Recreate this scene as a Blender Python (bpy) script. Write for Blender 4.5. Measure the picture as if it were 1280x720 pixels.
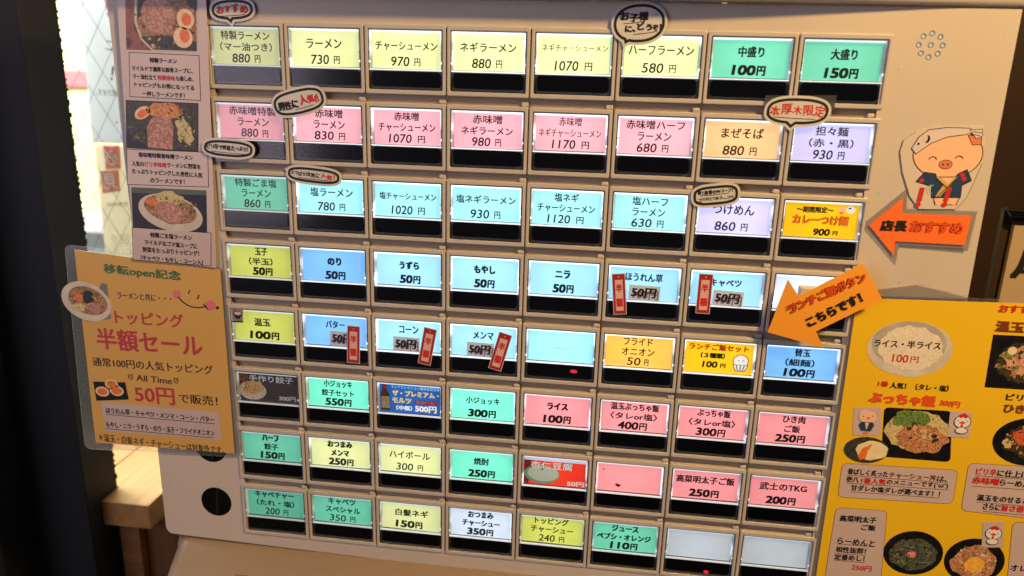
import bpy, math, random
from mathutils import Matrix, Vector
random.seed(7)
for o in list(bpy.data.objects): bpy.data.objects.remove(o, do_unlink=True)
scene = bpy.context.scene
COL = scene.collection
Z0 = 1.30            # height of the middle of the button field above the floor (m)
def W(x, y, z): return (x/1000.0, y/1000.0, Z0 + z/1000.0)   # millimetres on the machine face -> world

# ---------------------------------------------------------------- camera
cam_d = bpy.data.cameras.new('camera'); cam = bpy.data.objects.new('camera', cam_d); COL.objects.link(cam)
cam_d.sensor_fit = 'HORIZONTAL'; cam_d.sensor_width = 36.0; cam_d.lens = 27.307
cam_d.clip_start = 0.01; cam_d.clip_end = 60.0
rt = Vector((0.99129957, 0.12902168, 0.02604954)); up = Vector((-0.06008792, 0.26750364, 0.96168147)); fw = Vector((-0.11710941, 0.95487968, -0.27292889))
M = Matrix((rt, up, -fw)).transposed().to_4x4(); M.translation = Vector(W(45.4026, -422.4177, 121.3591)); cam.matrix_world = M
cam_d.dof.use_dof = True; cam_d.dof.focus_distance = 0.45; cam_d.dof.aperture_fstop = 8.0
scene.camera = cam
# ---------------------------------------------------------------- light
scene.view_settings.view_transform = 'Standard'; scene.view_settings.look = 'None'
scene.view_settings.exposure = 0.10; scene.view_settings.gamma = 1.0
world = bpy.data.worlds.new('World'); scene.world = world; world.use_nodes = True
bg = world.node_tree.nodes['Background']; bg.inputs[0].default_value = (0.74, 0.70, 0.90, 1); bg.inputs[1].default_value = 0.05
def area(name, loc, target, w, h, energy, col):
    d = bpy.data.lights.new(name, 'AREA'); d.shape = 'RECTANGLE'; d.size = w; d.size_y = h; d.energy = energy; d.color = col
    o = bpy.data.objects.new(name, d); COL.objects.link(o); o.location = Vector(W(*loc))
    o.rotation_euler = (Vector(W(*target)) - o.location).to_track_quat('-Z', 'Y').to_euler(); return o
area('ceiling_lamp_light', (580, -450, 640), (60, 0, 20), 0.10, 0.10, 10.8, (1.0, 0.63, 0.22))
area('room_light', (-1150, -1200, 250), (-100, 0, 0), 1.1, 1.1, 7.6, (0.90, 0.80, 0.98))
area('daylight_outside', (-1500, 700, 1800), (-2100, 2500, -200), 2.0, 1.6, 390.0, (0.93, 0.97, 1.0))
area('daylight_through_window', (-700, 620, 560), (-400, 190, -267), 0.5, 0.4, 56.0, (1.0, 0.95, 0.90))

# ---------------------------------------------------------------- materials
def lin(c):
    if isinstance(c, str): c = tuple(int(c[i:i+2], 16)/255 for i in (0, 2, 4))
    return tuple((v/12.92 if v <= 0.04045 else ((v+0.055)/1.055)**2.4) for v in c[:3])
MATS = {}
def nodes_of(m):
    m.use_nodes = True; nt = m.node_tree; return nt, nt.nodes, nt.links, nt.nodes['Principled BSDF']
def mat(name, c, rough=0.5, vary=0.08, scale=60.0, bump=0.0, bscale=900.0, coat=0.0, metal=0.0, spec=0.5):
    if name in MATS: return MATS[name]
    m = bpy.data.materials.new(name); nt, N, L, b = nodes_of(m); r, g, bl = lin(c)
    tc = N.new('ShaderNodeTexCoord'); n = N.new('ShaderNodeTexNoise'); n.inputs['Scale'].default_value = scale; n.inputs['Detail'].default_value = 6
    L.new(tc.outputs['Object'], n.inputs['Vector'])
    mx = N.new('ShaderNodeMix'); mx.data_type = 'RGBA'
    mx.inputs[6].default_value = (r*(1-vary), g*(1-vary), bl*(1-vary), 1); mx.inputs[7].default_value = (min(1, r*(1+vary)), min(1, g*(1+vary)), min(1, bl*(1+vary)), 1)
    L.new(n.outputs['Fac'], mx.inputs[0]); L.new(mx.outputs[2], b.inputs['Base Color'])
    b.inputs['Roughness'].default_value = rough; b.inputs['Metallic'].default_value = metal; b.inputs['Specular IOR Level'].default_value = spec
    if coat: b.inputs['Coat Weight'].default_value = coat; b.inputs['Coat Roughness'].default_value = 0.12
    if bump:
        n2 = N.new('ShaderNodeTexNoise'); n2.inputs['Scale'].default_value = bscale; L.new(tc.outputs['Object'], n2.inputs['Vector'])
        bp_ = N.new('ShaderNodeBump'); bp_.inputs['Strength'].default_value = bump; bp_.inputs['Distance'].default_value = 0.0004
        L.new(n2.outputs['Fac'], bp_.inputs['Height']); L.new(bp_.outputs['Normal'], b.inputs['Normal'])
    MATS[name] = m; return m
def food(name, cols, scale=300.0, rough=0.4):
    if name in MATS: return MATS[name]
    m = bpy.data.materials.new(name); nt, N, L, b = nodes_of(m)
    tc = N.new('ShaderNodeTexCoord'); n = N.new('ShaderNodeTexNoise'); n.inputs['Scale'].default_value = scale; n.inputs['Detail'].default_value = 5; n.inputs['Distortion'].default_value = 1.5
    L.new(tc.outputs['Object'], n.inputs['Vector']); cr = N.new('ShaderNodeValToRGB'); L.new(n.outputs['Fac'], cr.inputs['Fac'])
    e = cr.color_ramp.elements; k = len(cols)
    e[0].position = 0.34; e[1].position = 0.66; e[0].color = (*lin(cols[0]), 1); e[1].color = (*lin(cols[-1]), 1)
    for i in range(1, k-1): el = e.new(0.34+0.32*i/(k-1)); el.color = (*lin(cols[i]), 1)
    L.new(cr.outputs['Color'], b.inputs['Base Color']); b.inputs['Roughness'].default_value = rough
    MATS[name] = m; return m
def backlit(name, c, base=0.55):
    """printed film in front of a small lamp; the lamp's strength is the object's own 'glow' value"""
    if name in MATS: return MATS[name]
    m = bpy.data.materials.new(name); nt, N, L, b = nodes_of(m); r, g, bl = lin(c)
    b.inputs['Base Color'].default_value = (r*base, g*base, bl*base, 1); b.inputs['Roughness'].default_value = 0.45
    b.inputs['Emission Color'].default_value = (r, g, bl, 1)
    at = N.new('ShaderNodeAttribute'); at.attribute_type = 'OBJECT'; at.attribute_name = 'glow'
    tc = N.new('ShaderNodeTexCoord'); mp = N.new('ShaderNodeMapping'); mp.inputs['Location'].default_value = (0, 0, 0); mp.inputs['Scale'].default_value = (38, 1, 58)
    L.new(tc.outputs['Object'], mp.inputs['Vector']); ln = N.new('ShaderNodeVectorMath'); ln.operation = 'LENGTH'; L.new(mp.outputs[0], ln.inputs[0])
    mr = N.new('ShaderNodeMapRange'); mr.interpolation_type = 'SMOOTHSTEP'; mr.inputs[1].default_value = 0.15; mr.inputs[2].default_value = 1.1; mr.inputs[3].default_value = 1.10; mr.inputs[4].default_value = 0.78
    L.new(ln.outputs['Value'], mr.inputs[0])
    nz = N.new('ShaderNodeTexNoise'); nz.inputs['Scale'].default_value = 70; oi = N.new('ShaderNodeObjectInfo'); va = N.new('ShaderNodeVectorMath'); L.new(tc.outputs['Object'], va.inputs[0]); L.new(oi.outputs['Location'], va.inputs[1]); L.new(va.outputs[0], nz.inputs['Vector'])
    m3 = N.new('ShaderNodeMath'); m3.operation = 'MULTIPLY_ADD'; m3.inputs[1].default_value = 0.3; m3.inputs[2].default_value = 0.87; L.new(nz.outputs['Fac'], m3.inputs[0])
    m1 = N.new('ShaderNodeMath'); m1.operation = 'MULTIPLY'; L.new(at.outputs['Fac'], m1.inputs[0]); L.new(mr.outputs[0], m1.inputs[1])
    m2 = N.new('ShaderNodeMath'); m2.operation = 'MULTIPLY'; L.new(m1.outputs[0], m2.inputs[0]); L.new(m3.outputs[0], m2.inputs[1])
    L.new(m2.outputs[0], b.inputs['Emission Strength']); MATS[name] = m; return m
def rim_mat():
    m = bpy.data.materials.new('emissive_clear_rim'); nt, N, L, b = nodes_of(m)  # plastic that emits by itself; noise in the emission paints its glints
    b.inputs['Base Color'].default_value = (0.30, 0.32, 0.34, 1); b.inputs['Roughness'].default_value = 0.12; b.inputs['Emission Color'].default_value = (0.86, 0.94, 1, 1)
    at = N.new('ShaderNodeAttribute'); at.attribute_type = 'OBJECT'; at.attribute_name = 'glow'
    tc = N.new('ShaderNodeTexCoord'); va = N.new('ShaderNodeVectorMath'); oi = N.new('ShaderNodeObjectInfo'); L.new(tc.outputs['Object'], va.inputs[0]); L.new(oi.outputs['Location'], va.inputs[1])
    nz = N.new('ShaderNodeTexNoise'); nz.inputs['Scale'].default_value = 75; nz.inputs['Detail'].default_value = 1; L.new(va.outputs[0], nz.inputs['Vector'])
    mr = N.new('ShaderNodeMapRange'); mr.interpolation_type = 'SMOOTHSTEP'; mr.inputs[1].default_value = 0.40; mr.inputs[2].default_value = 0.68; mr.inputs[3].default_value = 0.16; mr.inputs[4].default_value = 1.1; L.new(nz.outputs['Fac'], mr.inputs[0])
    m1 = N.new('ShaderNodeMath'); m1.operation = 'MULTIPLY'; L.new(at.outputs['Fac'], m1.inputs[0]); L.new(mr.outputs[0], m1.inputs[1]); L.new(m1.outputs[0], b.inputs['Emission Strength'])
    MATS['rim'] = m; return m
def edge_mat():
    m = bpy.data.materials.new('emissive_edge_line'); nt, N, L, b = nodes_of(m)  # bright rim lines painted as emission, no lamp of their own
    b.inputs['Base Color'].default_value = (0.5, 0.5, 0.5, 1); b.inputs['Emission Color'].default_value = (0.90, 0.96, 1, 1)
    at = N.new('ShaderNodeAttribute'); at.attribute_type = 'OBJECT'; at.attribute_name = 'glow'
    m1 = N.new('ShaderNodeMath'); m1.operation = 'MULTIPLY'; m1.inputs[1].default_value = 0.8; L.new(at.outputs['Fac'], m1.inputs[0]); L.new(m1.outputs[0], b.inputs['Emission Strength'])
    MATS['edge'] = m; return m
def clear(name, refl=0.9, rough=0.06, tint=(1, 1, 1), ior=1.45, haze=0.0):
    if name in MATS: return MATS[name]
    m = bpy.data.materials.new(name); m.use_nodes = True; nt = m.node_tree; N, L = nt.nodes, nt.links
    N.remove(N['Principled BSDF']); out = N['Material Output']
    tr = N.new('ShaderNodeBsdfTransparent'); tr.inputs[0].default_value = (*tint, 1); gl = N.new('ShaderNodeBsdfGlossy'); gl.inputs['Roughness'].default_value = rough
    fr = N.new('ShaderNodeFresnel'); fr.inputs[0].default_value = ior; mm = N.new('ShaderNodeMath'); mm.operation = 'MULTIPLY'; mm.inputs[1].default_value = refl; L.new(fr.outputs[0], mm.inputs[0])
    mx = N.new('ShaderNodeMixShader'); L.new(mm.outputs[0], mx.inputs[0]); L.new(tr.outputs[0], mx.inputs[1]); L.new(gl.outputs[0], mx.inputs[2])
    if haze:
        df = N.new('ShaderNodeBsdfDiffuse'); df.inputs[0].default_value = (0.8, 0.8, 0.8, 1); m2 = N.new('ShaderNodeMixShader'); m2.inputs[0].default_value = haze
        L.new(mx.outputs[0], m2.inputs[1]); L.new(df.outputs[0], m2.inputs[2]); mx = m2
    L.new(mx.outputs[0], out.inputs['Surface']); MATS[name] = m; return m
def wood(name, c1, c2, scale=(6, 90, 90), rough=0.45):
    if name in MATS: return MATS[name]
    m = bpy.data.materials.new(name); nt, N, L, b = nodes_of(m)
    tc = N.new('ShaderNodeTexCoord'); mp = N.new('ShaderNodeMapping'); mp.inputs['Scale'].default_value = scale; L.new(tc.outputs['Object'], mp.inputs[0])
    n = N.new('ShaderNodeTexNoise'); n.inputs['Scale'].default_value = 1.6; n.inputs['Detail'].default_value = 8; n.inputs['Distortion'].default_value = 0.6; L.new(mp.outputs[0], n.inputs['Vector'])
    cr = N.new('ShaderNodeValToRGB'); e = cr.color_ramp.elements; e[0].position = 0.3; e[1].position = 0.7; e[0].color = (*lin(c1), 1); e[1].color = (*lin(c2), 1)
    L.new(n.outputs['Fac'], cr.inputs[0]); L.new(cr.outputs[0], b.inputs['Base Color']); b.inputs['Roughness'].default_value = rough
    bp_ = N.new('ShaderNodeBump'); bp_.inputs['Strength'].default_value = 0.25; bp_.inputs['Distance'].default_value = 0.0006; L.new(n.outputs['Fac'], bp_.inputs['Height']); L.new(bp_.outputs[0], b.inputs['Normal'])
    MATS[name] = m; return m
def translucent(name, c, k=0.6):
    m = bpy.data.materials.new(name); nt, N, L, b = nodes_of(m); r, g, bl = lin(c); b.inputs['Base Color'].default_value = (r, g, bl, 1); b.inputs['Roughness'].default_value = .7
    t = N.new('ShaderNodeBsdfTranslucent'); t.inputs[0].default_value = (r, g, bl, 1); mx = N.new('ShaderNodeMixShader'); mx.inputs[0].default_value = k
    L.new(b.outputs[0], mx.inputs[1]); L.new(t.outputs[0], mx.inputs[2]); L.new(mx.outputs[0], N['Material Output'].inputs['Surface']); MATS[name] = m; return m
RIM = rim_mat(); EDGE = edge_mat()
IVORY = mat('ivory_plastic', (0.80, 0.755, 0.71), 0.42, 0.09, 18, 0.14, 1300)
BEZEL = mat('bezel_plastic', (0.765, 0.735, 0.705), 0.42, 0.05, 40)
GROOVE = mat('groove_plastic', (0.62, 0.56, 0.50), 0.55, 0.12, 90, 0.1)
CREAM = mat('cream_housing_shaded', (0.58, 0.50, 0.41), 0.40, 0.06, 14, 0.12, 900)  # cream darkened to carry the shading of the sloped face
DARKGAP = mat('dark_gap', (0.05, 0.045, 0.04), 0.7)
BLACKGLOSS = mat('black_gloss', (0.03, 0.03, 0.035), 0.16, 0.3, 40)
SMOKE = mat('smoked_plastic', (0.47, 0.47, 0.48), 0.22, 0.3, 120)
INK = mat('black_ink', (0.07, 0.07, 0.085), 0.6, 0.1)
INKDK = mat('faded_ink', (0.24, 0.23, 0.30), 0.6, 0.1)
RED = mat('red_ink', (0.80, 0.16, 0.12), 0.5, 0.1)
ORANGERED = mat('orange_red_ink', (0.90, 0.33, 0.14), 0.5, 0.1)
PAPER = mat('white_paper', (0.82, 0.81, 0.80), 0.5, 0.05, 40, coat=0.4)
WHITE = mat('white_print', (0.92, 0.92, 0.92), 0.5, 0.04)
CLEAR = clear('clear_acrylic', 0.38, 0.12)
LAMI = clear('clear_laminate', 0.8, 0.16, haze=0.05)

# ---------------------------------------------------------------- mesh building
def disp(p): return p
class MB:
    def __init__(s): s.v = []; s.f = []; s.mi = []; s.mats = []; s.sm = []
    def m(s, m):
        if m not in s.mats: s.mats.append(m)
        return s.mats.index(m)
    def raw(s, vs, fs, m, smooth=False):
        b = len(s.v); k = s.m(m); s.v += [tuple(v) for v in vs]
        for f in fs: s.f.append(tuple(b+i for i in f)); s.mi.append(k); s.sm.append(smooth)
    def poly(s, pts, y, m):                       # flat print facing the room (-Y)
        a = sum(pts[i][0]*pts[(i+1) % len(pts)][1]-pts[(i+1) % len(pts)][0]*pts[i][1] for i in range(len(pts)))
        if a < 0: pts = pts[::-1]
        s.raw([(p[0], y, p[1]) for p in pts], [tuple(range(len(pts)))], m)
    def slab(s, pts, y0, y1, m, side=None):
        a = sum(pts[i][0]*pts[(i+1) % len(pts)][1]-pts[(i+1) % len(pts)][0]*pts[i][1] for i in range(len(pts)))
        if a < 0: pts = pts[::-1]
        n = len(pts); vs = [(p[0], y0, p[1]) for p in pts]+[(p[0], y1, p[1]) for p in pts]
        s.raw(vs, [tuple(range(n)), tuple(range(2*n-1, n-1, -1))], m)
        s.raw(vs, [(i, i+n, (i+1) % n+n, (i+1) % n) for i in range(n)], side or m)
    def box(s, x0, x1, y0, y1, z0, z1, m, bev=0.0):
        if bev <= 0:
            vs = [(x, y, z) for z in (z0, z1) for y in (y0, y1) for x in (x0, x1)]
            s.raw(vs, [(0, 2, 3, 1), (4, 5, 7, 6), (0, 1, 5, 4), (2, 6, 7, 3), (0, 4, 6, 2), (1, 3, 7, 5)], m); return
        import bmesh
        bm = bmesh.new(); bmesh.ops.create_cube(bm, size=1)
        for v in bm.verts: v.co = Vector(((x0+x1)/2+v.co.x*(x1-x0), (y0+y1)/2+v.co.y*(y1-y0), (z0+z1)/2+v.co.z*(z1-z0)))
        bmesh.ops.bevel(bm, geom=list(bm.edges), offset=bev, segments=2, profile=0.5, affect='EDGES')
        bm.verts.ensure_lookup_table(); bm.verts.index_update()
        s.raw([tuple(v.co) for v in bm.verts], [tuple(v.index for v in f.verts) for f in bm.faces], m); bm.free()
    def loops(s, loops, m, close=True, smooth=False, cap=False):
        n = len(loops[0]); vs = [p for l in loops for p in l]; fs = []
        for k in range(len(loops)-1):
            for i in range(n if close else n-1):
                j = (i+1) % n; fs.append((k*n+i, k*n+j, (k+1)*n+j, (k+1)*n+i))
        if cap: fs.append(tuple((len(loops)-1)*n+i for i in range(n)))
        s.raw(vs, fs, m, smooth)
    def ring(s, outer, inner, y, m):
        n = len(outer); s.raw([(p[0], y, p[1]) for p in outer]+[(p[0], y, p[1]) for p in inner], [(i, (i+1) % n, (i+1) % n+n, i+n) for i in range(n)], m)
    def line(s, pts, w, y, m):
        for a, b in zip(pts, pts[1:]):
            d = Vector((b[0]-a[0], b[1]-a[1])); 
            if d.length < 1e-6: continue
            n = Vector((-d.y, d.x)).normalized()*w/2; e = d.normalized()*w*0.25
            s.poly([(a[0]+n.x-e.x, a[1]+n.y-e.y), (a[0]-n.x-e.x, a[1]-n.y-e.y), (b[0]-n.x+e.x, b[1]-n.y+e.y), (b[0]+n.x+e.x, b[1]+n.y+e.y)], y, m)
    def text(s, t, cx, cz, w, h, m, ang=0.0, y=0.0, bold=0, slant=0.0, hand=0.0, mirror=False):
        vs, fs = glyphs(t, 0, hand); ca, sa = math.cos(ang), math.sin(ang)
        k = bold*0.018*h; w -= 2*k; h -= 2*k          # heavier strokes: the same glyphs printed again a hair to each side
        for j, (dx, dz) in enumerate([(0, 0)] if bold < .3 else ([(-1, 0), (1, 0)] if bold < .9 else [(-1, -.75), (1, -.75), (-1, .75), (1, .75)]+([(0, 0)] if bold > 2.2 else []))):
            out = []
            for (u, v) in vs:
                if mirror: u = -u
                px = u*w+slant*v*h+dx*k; pz = v*h+dz*k; out.append((cx+px*ca-pz*sa, y-j*.006, cz+px*sa+pz*ca))
            s.raw(out, [f[::-1] for f in fs] if mirror else fs, m)
    def build(s, name, parent=None, at=None, props=None):
        """at: origin in mm (absolute); without it the parent's origin"""
        o_mm = at if at is not None else (ORG.get(parent.name, (0, 0, 0)) if parent else (0, 0, 0))
        me = bpy.data.meshes.new(name)
        me.from_pydata([((v[0]-o_mm[0])/1000, (v[1]-o_mm[1])/1000, (v[2]-o_mm[2])/1000) for v in s.v], [], s.f)
        for k in s.mats: me.materials.append(k)
        me.polygons.foreach_set('material_index', s.mi); me.polygons.foreach_set('use_smooth', s.sm); me.update()
        ob = bpy.data.objects.new(name, me); COL.objects.link(ob); ORG[ob.name] = tuple(o_mm)
        if parent:
            ob.parent = parent; p = ORG.get(parent.name, (0, 0, 0)); ob.location = tuple((o_mm[i]-p[i])/1000 for i in range(3))
        else: ob.location = W(*o_mm)
        if props:
            for k, v in props.items(): ob[k] = v
        return ob
ORG = {}
def empty(name, at): 
    o = bpy.data.objects.new(name, None); COL.objects.link(o); o.location = W(*at); o.empty_display_size = 0.02; ORG[o.name] = tuple(at); return o
def tag(o, label=None, cat=None, group=None, kind=None):
    if label: o['label'] = label
    if cat: o['category'] = cat
    if group: o['group'] = group
    if kind: o['kind'] = kind
    return o
GL = {}
_cur = bpy.data.curves.new('text', 'FONT'); _cur.resolution_u = 3; _to = bpy.data.objects.new('text', _cur); COL.objects.link(_to)
def glyphs_raw(t, bold):
    k = (t, bold)
    if k in GL: return GL[k]
    _cur.body = t; _cur.offset = 0.0
    bpy.context.view_layer.update()
    me = bpy.data.meshes.new_from_object(_to.evaluated_get(bpy.context.evaluated_depsgraph_get()))
    vs = [(v.co.x, v.co.y) for v in me.vertices]; fs = [tuple(p.vertices) for p in me.polygons]; fs2 = []
    for f in fs:
        a = sum(vs[f[i]][0]*vs[f[(i+1) % len(f)]][1]-vs[f[(i+1) % len(f)]][0]*vs[f[i]][1] for i in range(len(f)))
        fs2.append(f if a > 0 else f[::-1])
    bpy.data.meshes.remove(me); GL[k] = (vs, fs2); return GL[k]
def glyphs(t, bold=0, hand=0.0):
    if not hand: vs, fs = glyphs_raw(t, bold)
    else:
        vs, fs, x = [], [], 0.0; rnd = random.Random(len(t)*31+ord(t[0]))
        for ch in t:
            if ch == ' ': x += 0.4; continue
            v, f = glyphs_raw(ch, bold)
            if not v: continue
            a = rnd.uniform(-1, 1)*0.16*hand; sc = 1+rnd.uniform(-.2, .12)*hand; ca, sa = math.cos(a), math.sin(a); dy = rnd.uniform(-.08, .08)*hand
            mx = max(p[0] for p in v); b = len(vs)
            vs += [(x+(p[0]*ca-(p[1]-.35)*sa)*sc, (p[0]*sa+(p[1]-.35)*ca)*sc+dy) for p in v]; fs += [tuple(i+b for i in q) for q in f]; x += mx*sc+0.05
    x0 = min(p[0] for p in vs); x1 = max(p[0] for p in vs); y0 = min(p[1] for p in vs); y1 = max(p[1] for p in vs)
    if y1-y0 < 0.35: c = (y0+y1)/2; y0, y1 = c-.4, c+.4
    return [((p[0]-(x0+x1)/2)/(x1-x0), (p[1]-(y0+y1)/2)/(y1-y0)) for p in vs], fs
def rrect(x0, x1, z0, z1, r, n=4):
    pts = []
    for cx, cz, a0 in ((x1-r, z1-r, 0), (x0+r, z1-r, 90), (x0+r, z0+r, 180), (x1-r, z0+r, 270)):
        for i in range(n+1): a = math.radians(a0+90*i/n); pts.append((cx+r*math.cos(a), cz+r*math.sin(a)))
    return pts
def ell(cx, cz, rx, rz, n=32, ang=0.0, jit=0.0, seed=1):
    rnd = random.Random(seed); out = []
    for i in range(n):
        a = 2*math.pi*i/n; k = 1+rnd.uniform(-jit, jit); x, z = rx*math.cos(a)*k, rz*math.sin(a)*k
        out.append((cx+x*math.cos(ang)-z*math.sin(ang), cz+x*math.sin(ang)+z*math.cos(ang)))
    return out
def quadrect(q, r=0.0, n=4):
    """rounded quadrilateral from four corners in order"""
    if r <= 0: return list(q)
    out = []
    for i in range(4):
        p = Vector(q[i]); a = (Vector(q[i-1])-p); b = (Vector(q[(i+1) % 4])-p); a = p+a.normalized()*r; b = p+b.normalized()*r
        for k in range(n+1):
            t = k/n; v = a*(1-t)**2+p*2*t*(1-t)+b*t*t; out.append((v.x, v.y))
    return out

# ================================================================ the ticket machine
PX, PZ = 45.0, 40.54
LX = -180.0
def cell(c, r): return (LX+PX*c+22.5, 141.9-PZ*r-18.05)      # centre of a bezel
machine = empty('ticket_machine', (0, 190, -700))
tag(machine, 'cream ticket vending machine with eight rows of lit menu buttons', 'ticket machine')
b = MB()   # face panel: a ring round the sunk button field
L0, R0, B0, T0 = -235.0, 236.5, -184.5, 154.6
outer = []
for i in range(9): a = math.radians(180+90*i/8); outer.append((L0+5+5*math.cos(a), B0+5+5*math.sin(a)))
for i in range(1, 24): x = L0+5+(R0-L0-8)*i/24; outer.append((x, B0-4.2*math.sin(min(1, i/14)*math.pi/2)))
outer.append((R0-1.5, B0-4.2)); outer.append((R0, B0-2.5)); outer += [(R0+1.0, -80), (R0+.6, 0), (R0, 100), (R0, T0)]
for i in range(1, 24): outer.append((R0+(L0-1-R0)*i/24, T0))
outer += [(L0-1, T0), (L0-1, 60), (L0, -60)]
fx0, fx1, fz0, fz1 = LX+3.0, -LX-3.0, 141.9-PZ*7-36.1+1.2, 140.6
def clampin(p):
    return (min(max(p[0], fx0), fx1), min(max(p[1], fz0), fz1))
import bmesh
def holed(outer, inners, y, m, mb):
    """flat face with holes, triangulated"""
    bm = bmesh.new(); es = []
    for lp in [outer]+inners:
        vs = [bm.verts.new((p[0], y, p[1])) for p in lp]
        for i in range(len(vs)): es.append(bm.edges.new((vs[i], vs[(i+1) % len(vs)])))
    bmesh.ops.triangle_fill(bm, use_beauty=True, use_dissolve=False, edges=es, normal=(0, -1, 0))
    bm.verts.index_update()
    fs = []
    for f in bm.faces:
        ids = [v.index for v in f.verts]; co = [v.co for v in f.verts]
        a = sum(co[i].x*co[(i+1) % 3].z-co[(i+1) % 3].x*co[i].z for i in range(3)); fs.append(ids if a > 0 else ids[::-1])
    mb.raw([tuple(v.co) for v in bm.verts], fs, m); bm.free()
inner_field = rrect(fx0, fx1, fz0, fz1, 1.0, 3)
h1 = ell(-197.6, -157.0, 10.4, 10.4, 40); h2 = ell(-198.0, -117.8, 10.4, 10.4, 40)
spk = [(197.4, 142.9), (201.5, 141.3), (203.2, 137.3), (201.5, 133.4), (197.5, 131.7), (193.7, 133.4), (192.0, 137.3), (193.6, 141.4), (197.6, 137.4)]
spl = [ell(x, z, 1.15, 1.15, 14) for x, z in spk]
holed(outer, [inner_field, h1, h2]+spl, 0.8, IVORY, b)
n = len(outer)
b.loops([[(p[0], 0.8, p[1]) for p in outer], [(p[0]*1.0015, 1.4, p[1]-0.3) for p in outer], [(p[0]*1.0015, 30, p[1]-0.3) for p in outer]], IVORY)
for lp, dy in ((inner_field, 5), (h1, 4), (h2, 4)): b.loops([[(p[0], 0.8, p[1]) for p in lp], [(p[0], dy, p[1]) for p in lp]], GROOVE if dy == 5 else DARKGAP)
for lp in spl: b.loops([[(p[0], 0.8, p[1]) for p in lp], [(p[0], 3, p[1]) for p in lp]], IVORY)
b.build('face_panel', machine)
b = MB()
for r in range(8):                        # sunk strips between the rows, a pale tab by each joint for the step and light patch
    zt = 141.9-PZ*r-36.1
    b.box(fx0+.1, fx1-.1, 3.4, 6.0, zt-4.6, zt+3.0, GROOVE)
    if r < 7:
        for c in range(1, 9):
            x = LX+PX*c-(3.2 if c == 8 else 0.5); b.box(x-3.6, x, 1.4, 3.5, zt-4.3, zt-2.2, BEZEL, 0.5)
b.build('row_channel', machine, props={'kind': 'stuff'})
b = MB(); b.box(fx0-.5, fx1+.5, 6.2, 12, fz0-1, fz1+1, DARKGAP); b.build('back_plate', machine)
DK = mat('dark_lens', (0.035, 0.05, 0.045), 0.2, 0.4, 60)
for (x, z), lab in (((-197.6, -157.0), 'round dark lens at the lower left of the panel'), ((-198.0, -117.8), 'round dark lens half hidden by the orange poster')):
    b = MB(); b.slab(ell(x, z, 10.35, 10.35, 40), 1.05, 4.2, DK); 
    b.slab([(x-1, z-9.2), (x+.6, z-9.4), (x+1.6, z+9.2), (x+.2, z+9.4)], .98, 1.04, mat('lens_shade_split', (0.10, 0.12, 0.11), .3))  # slanted paler strip paints the split in the disc's shading
    tag(b.build('round_lens', machine, at=(x, 2, z)), lab)
LAV = mat('speaker_grey', (0.72, 0.84, 1.0), 0.35, 0.15, 500)
for x, z in spk:
    b = MB(); b.ring(ell(x, z, 1.35, 1.35, 16), ell(x, z, 1.0, 1.0, 16), 0.72, mat('speaker_rim', (.40, .38, .48), .5)); b.slab(ell(x, z, 1.1, 1.1, 14), .9, 2.4, LAV); b.build('speaker_hole', machine, at=(x, .8, z))
# overhanging top housing, its lip tapered to shape the slanted shadow below
b = MB(); secs = []
def prot(x):
    t = max(0.0, min(1.0, (226-x)/190)); return 1.6+9.4*(t*t*(3-2*t))**0.75
xs = [-240+i*485/48 for i in range(49)]
for x in xs:
    p = prot(x); secs.append([(x, 3.0, 155.6), (x, 0.9-p*0.5, 155.8), (x, 1.2-p, 156.4), (x, 0.4-p, 157.8), (x, 0.2-p, 160), (x, 1.0-p*0.6, 200), (x, 30, 214), (x, 240, 214)])
for a, c in zip(secs, secs[1:]): pass
nn = len(secs[0]); vs = [p for s_ in secs for p in s_]
b.raw(vs, [(i*nn+k, (i+1)*nn+k, (i+1)*nn+k+1, i*nn+k+1) for i in range(len(secs)-1) for k in range(nn-1)], IVORY, True)
b.raw(secs[0], [tuple(range(nn))], IVORY); b.raw(secs[-1], [tuple(range(nn))[::-1]], IVORY)
b.build('top_housing', machine)
b = MB(); b.box(-233, 234.5, 4.5, 236, -182, 155.3, IVORY, 2.0); b.build('cabinet_body', machine)
# lower housing: a rounded sloping shelf with a coin tray
b = MB()
prof = [(30, -184), (6, -186.2), (1, -187.6), (-3, -190.6), (-14, -199.5), (-40, -224), (-74, -256), (-86, -272), (-90, -300), (-90, -700), (240, -700)]
def inset(k): return [(y+(6 if i < 9 else 0)*k*(1 if i > 2 else .3), z-(5 if i < 9 else 0)*k*(1 if i > 1 else .3)) for i, (y, z) in enumerate(prof)]
secs = []
for k in range(9):
    a = math.radians(90*k/8); q = 1-math.sin(a); secs.append([(-229.5+11*(1-math.cos(a)), y, z) for y, z in inset(q*1.4)])
for i in range(1, 13): secs.append([(-218.5+i*37.2, y, z) for y, z in prof])
nn = len(prof); vs = [p for s_ in secs for p in s_]
b.raw(vs, [(i*nn+k, (i+1)*nn+k, (i+1)*nn+k+1, i*nn+k+1) for i in range(len(secs)-1) for k in range(nn-1)], CREAM, True)
b.raw(secs[0], [tuple(range(nn))], CREAM); b.raw(secs[-1], [tuple(range(nn))[::-1]], CREAM)
b.build('lower_housing', machine)
b = MB(); rnd = random.Random(12)
for i in range(26): b.poly(ell(*((rnd.uniform(183, 231), rnd.uniform(12, 150)) if i % 2 else (rnd.uniform(-230, -186), rnd.uniform(-180, -125))), rnd.uniform(.12, .38), rnd.uniform(.12, .3), 7, 0, .3, i), .74, mat('grime', (.42, .34, .27), .8))
b.build('grime_speck', machine, props={'kind': 'stuff'})
b = MB()   # raised coin tray surround, sides proud of the slope
def sl(x, t, h): return (x, -14-26*t-h*0.69, -199.5-24.5*t+h*0.72)
TR = mat('coin_tray_plastic', (0.46, 0.40, 0.33), 0.5, 0.1)
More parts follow.
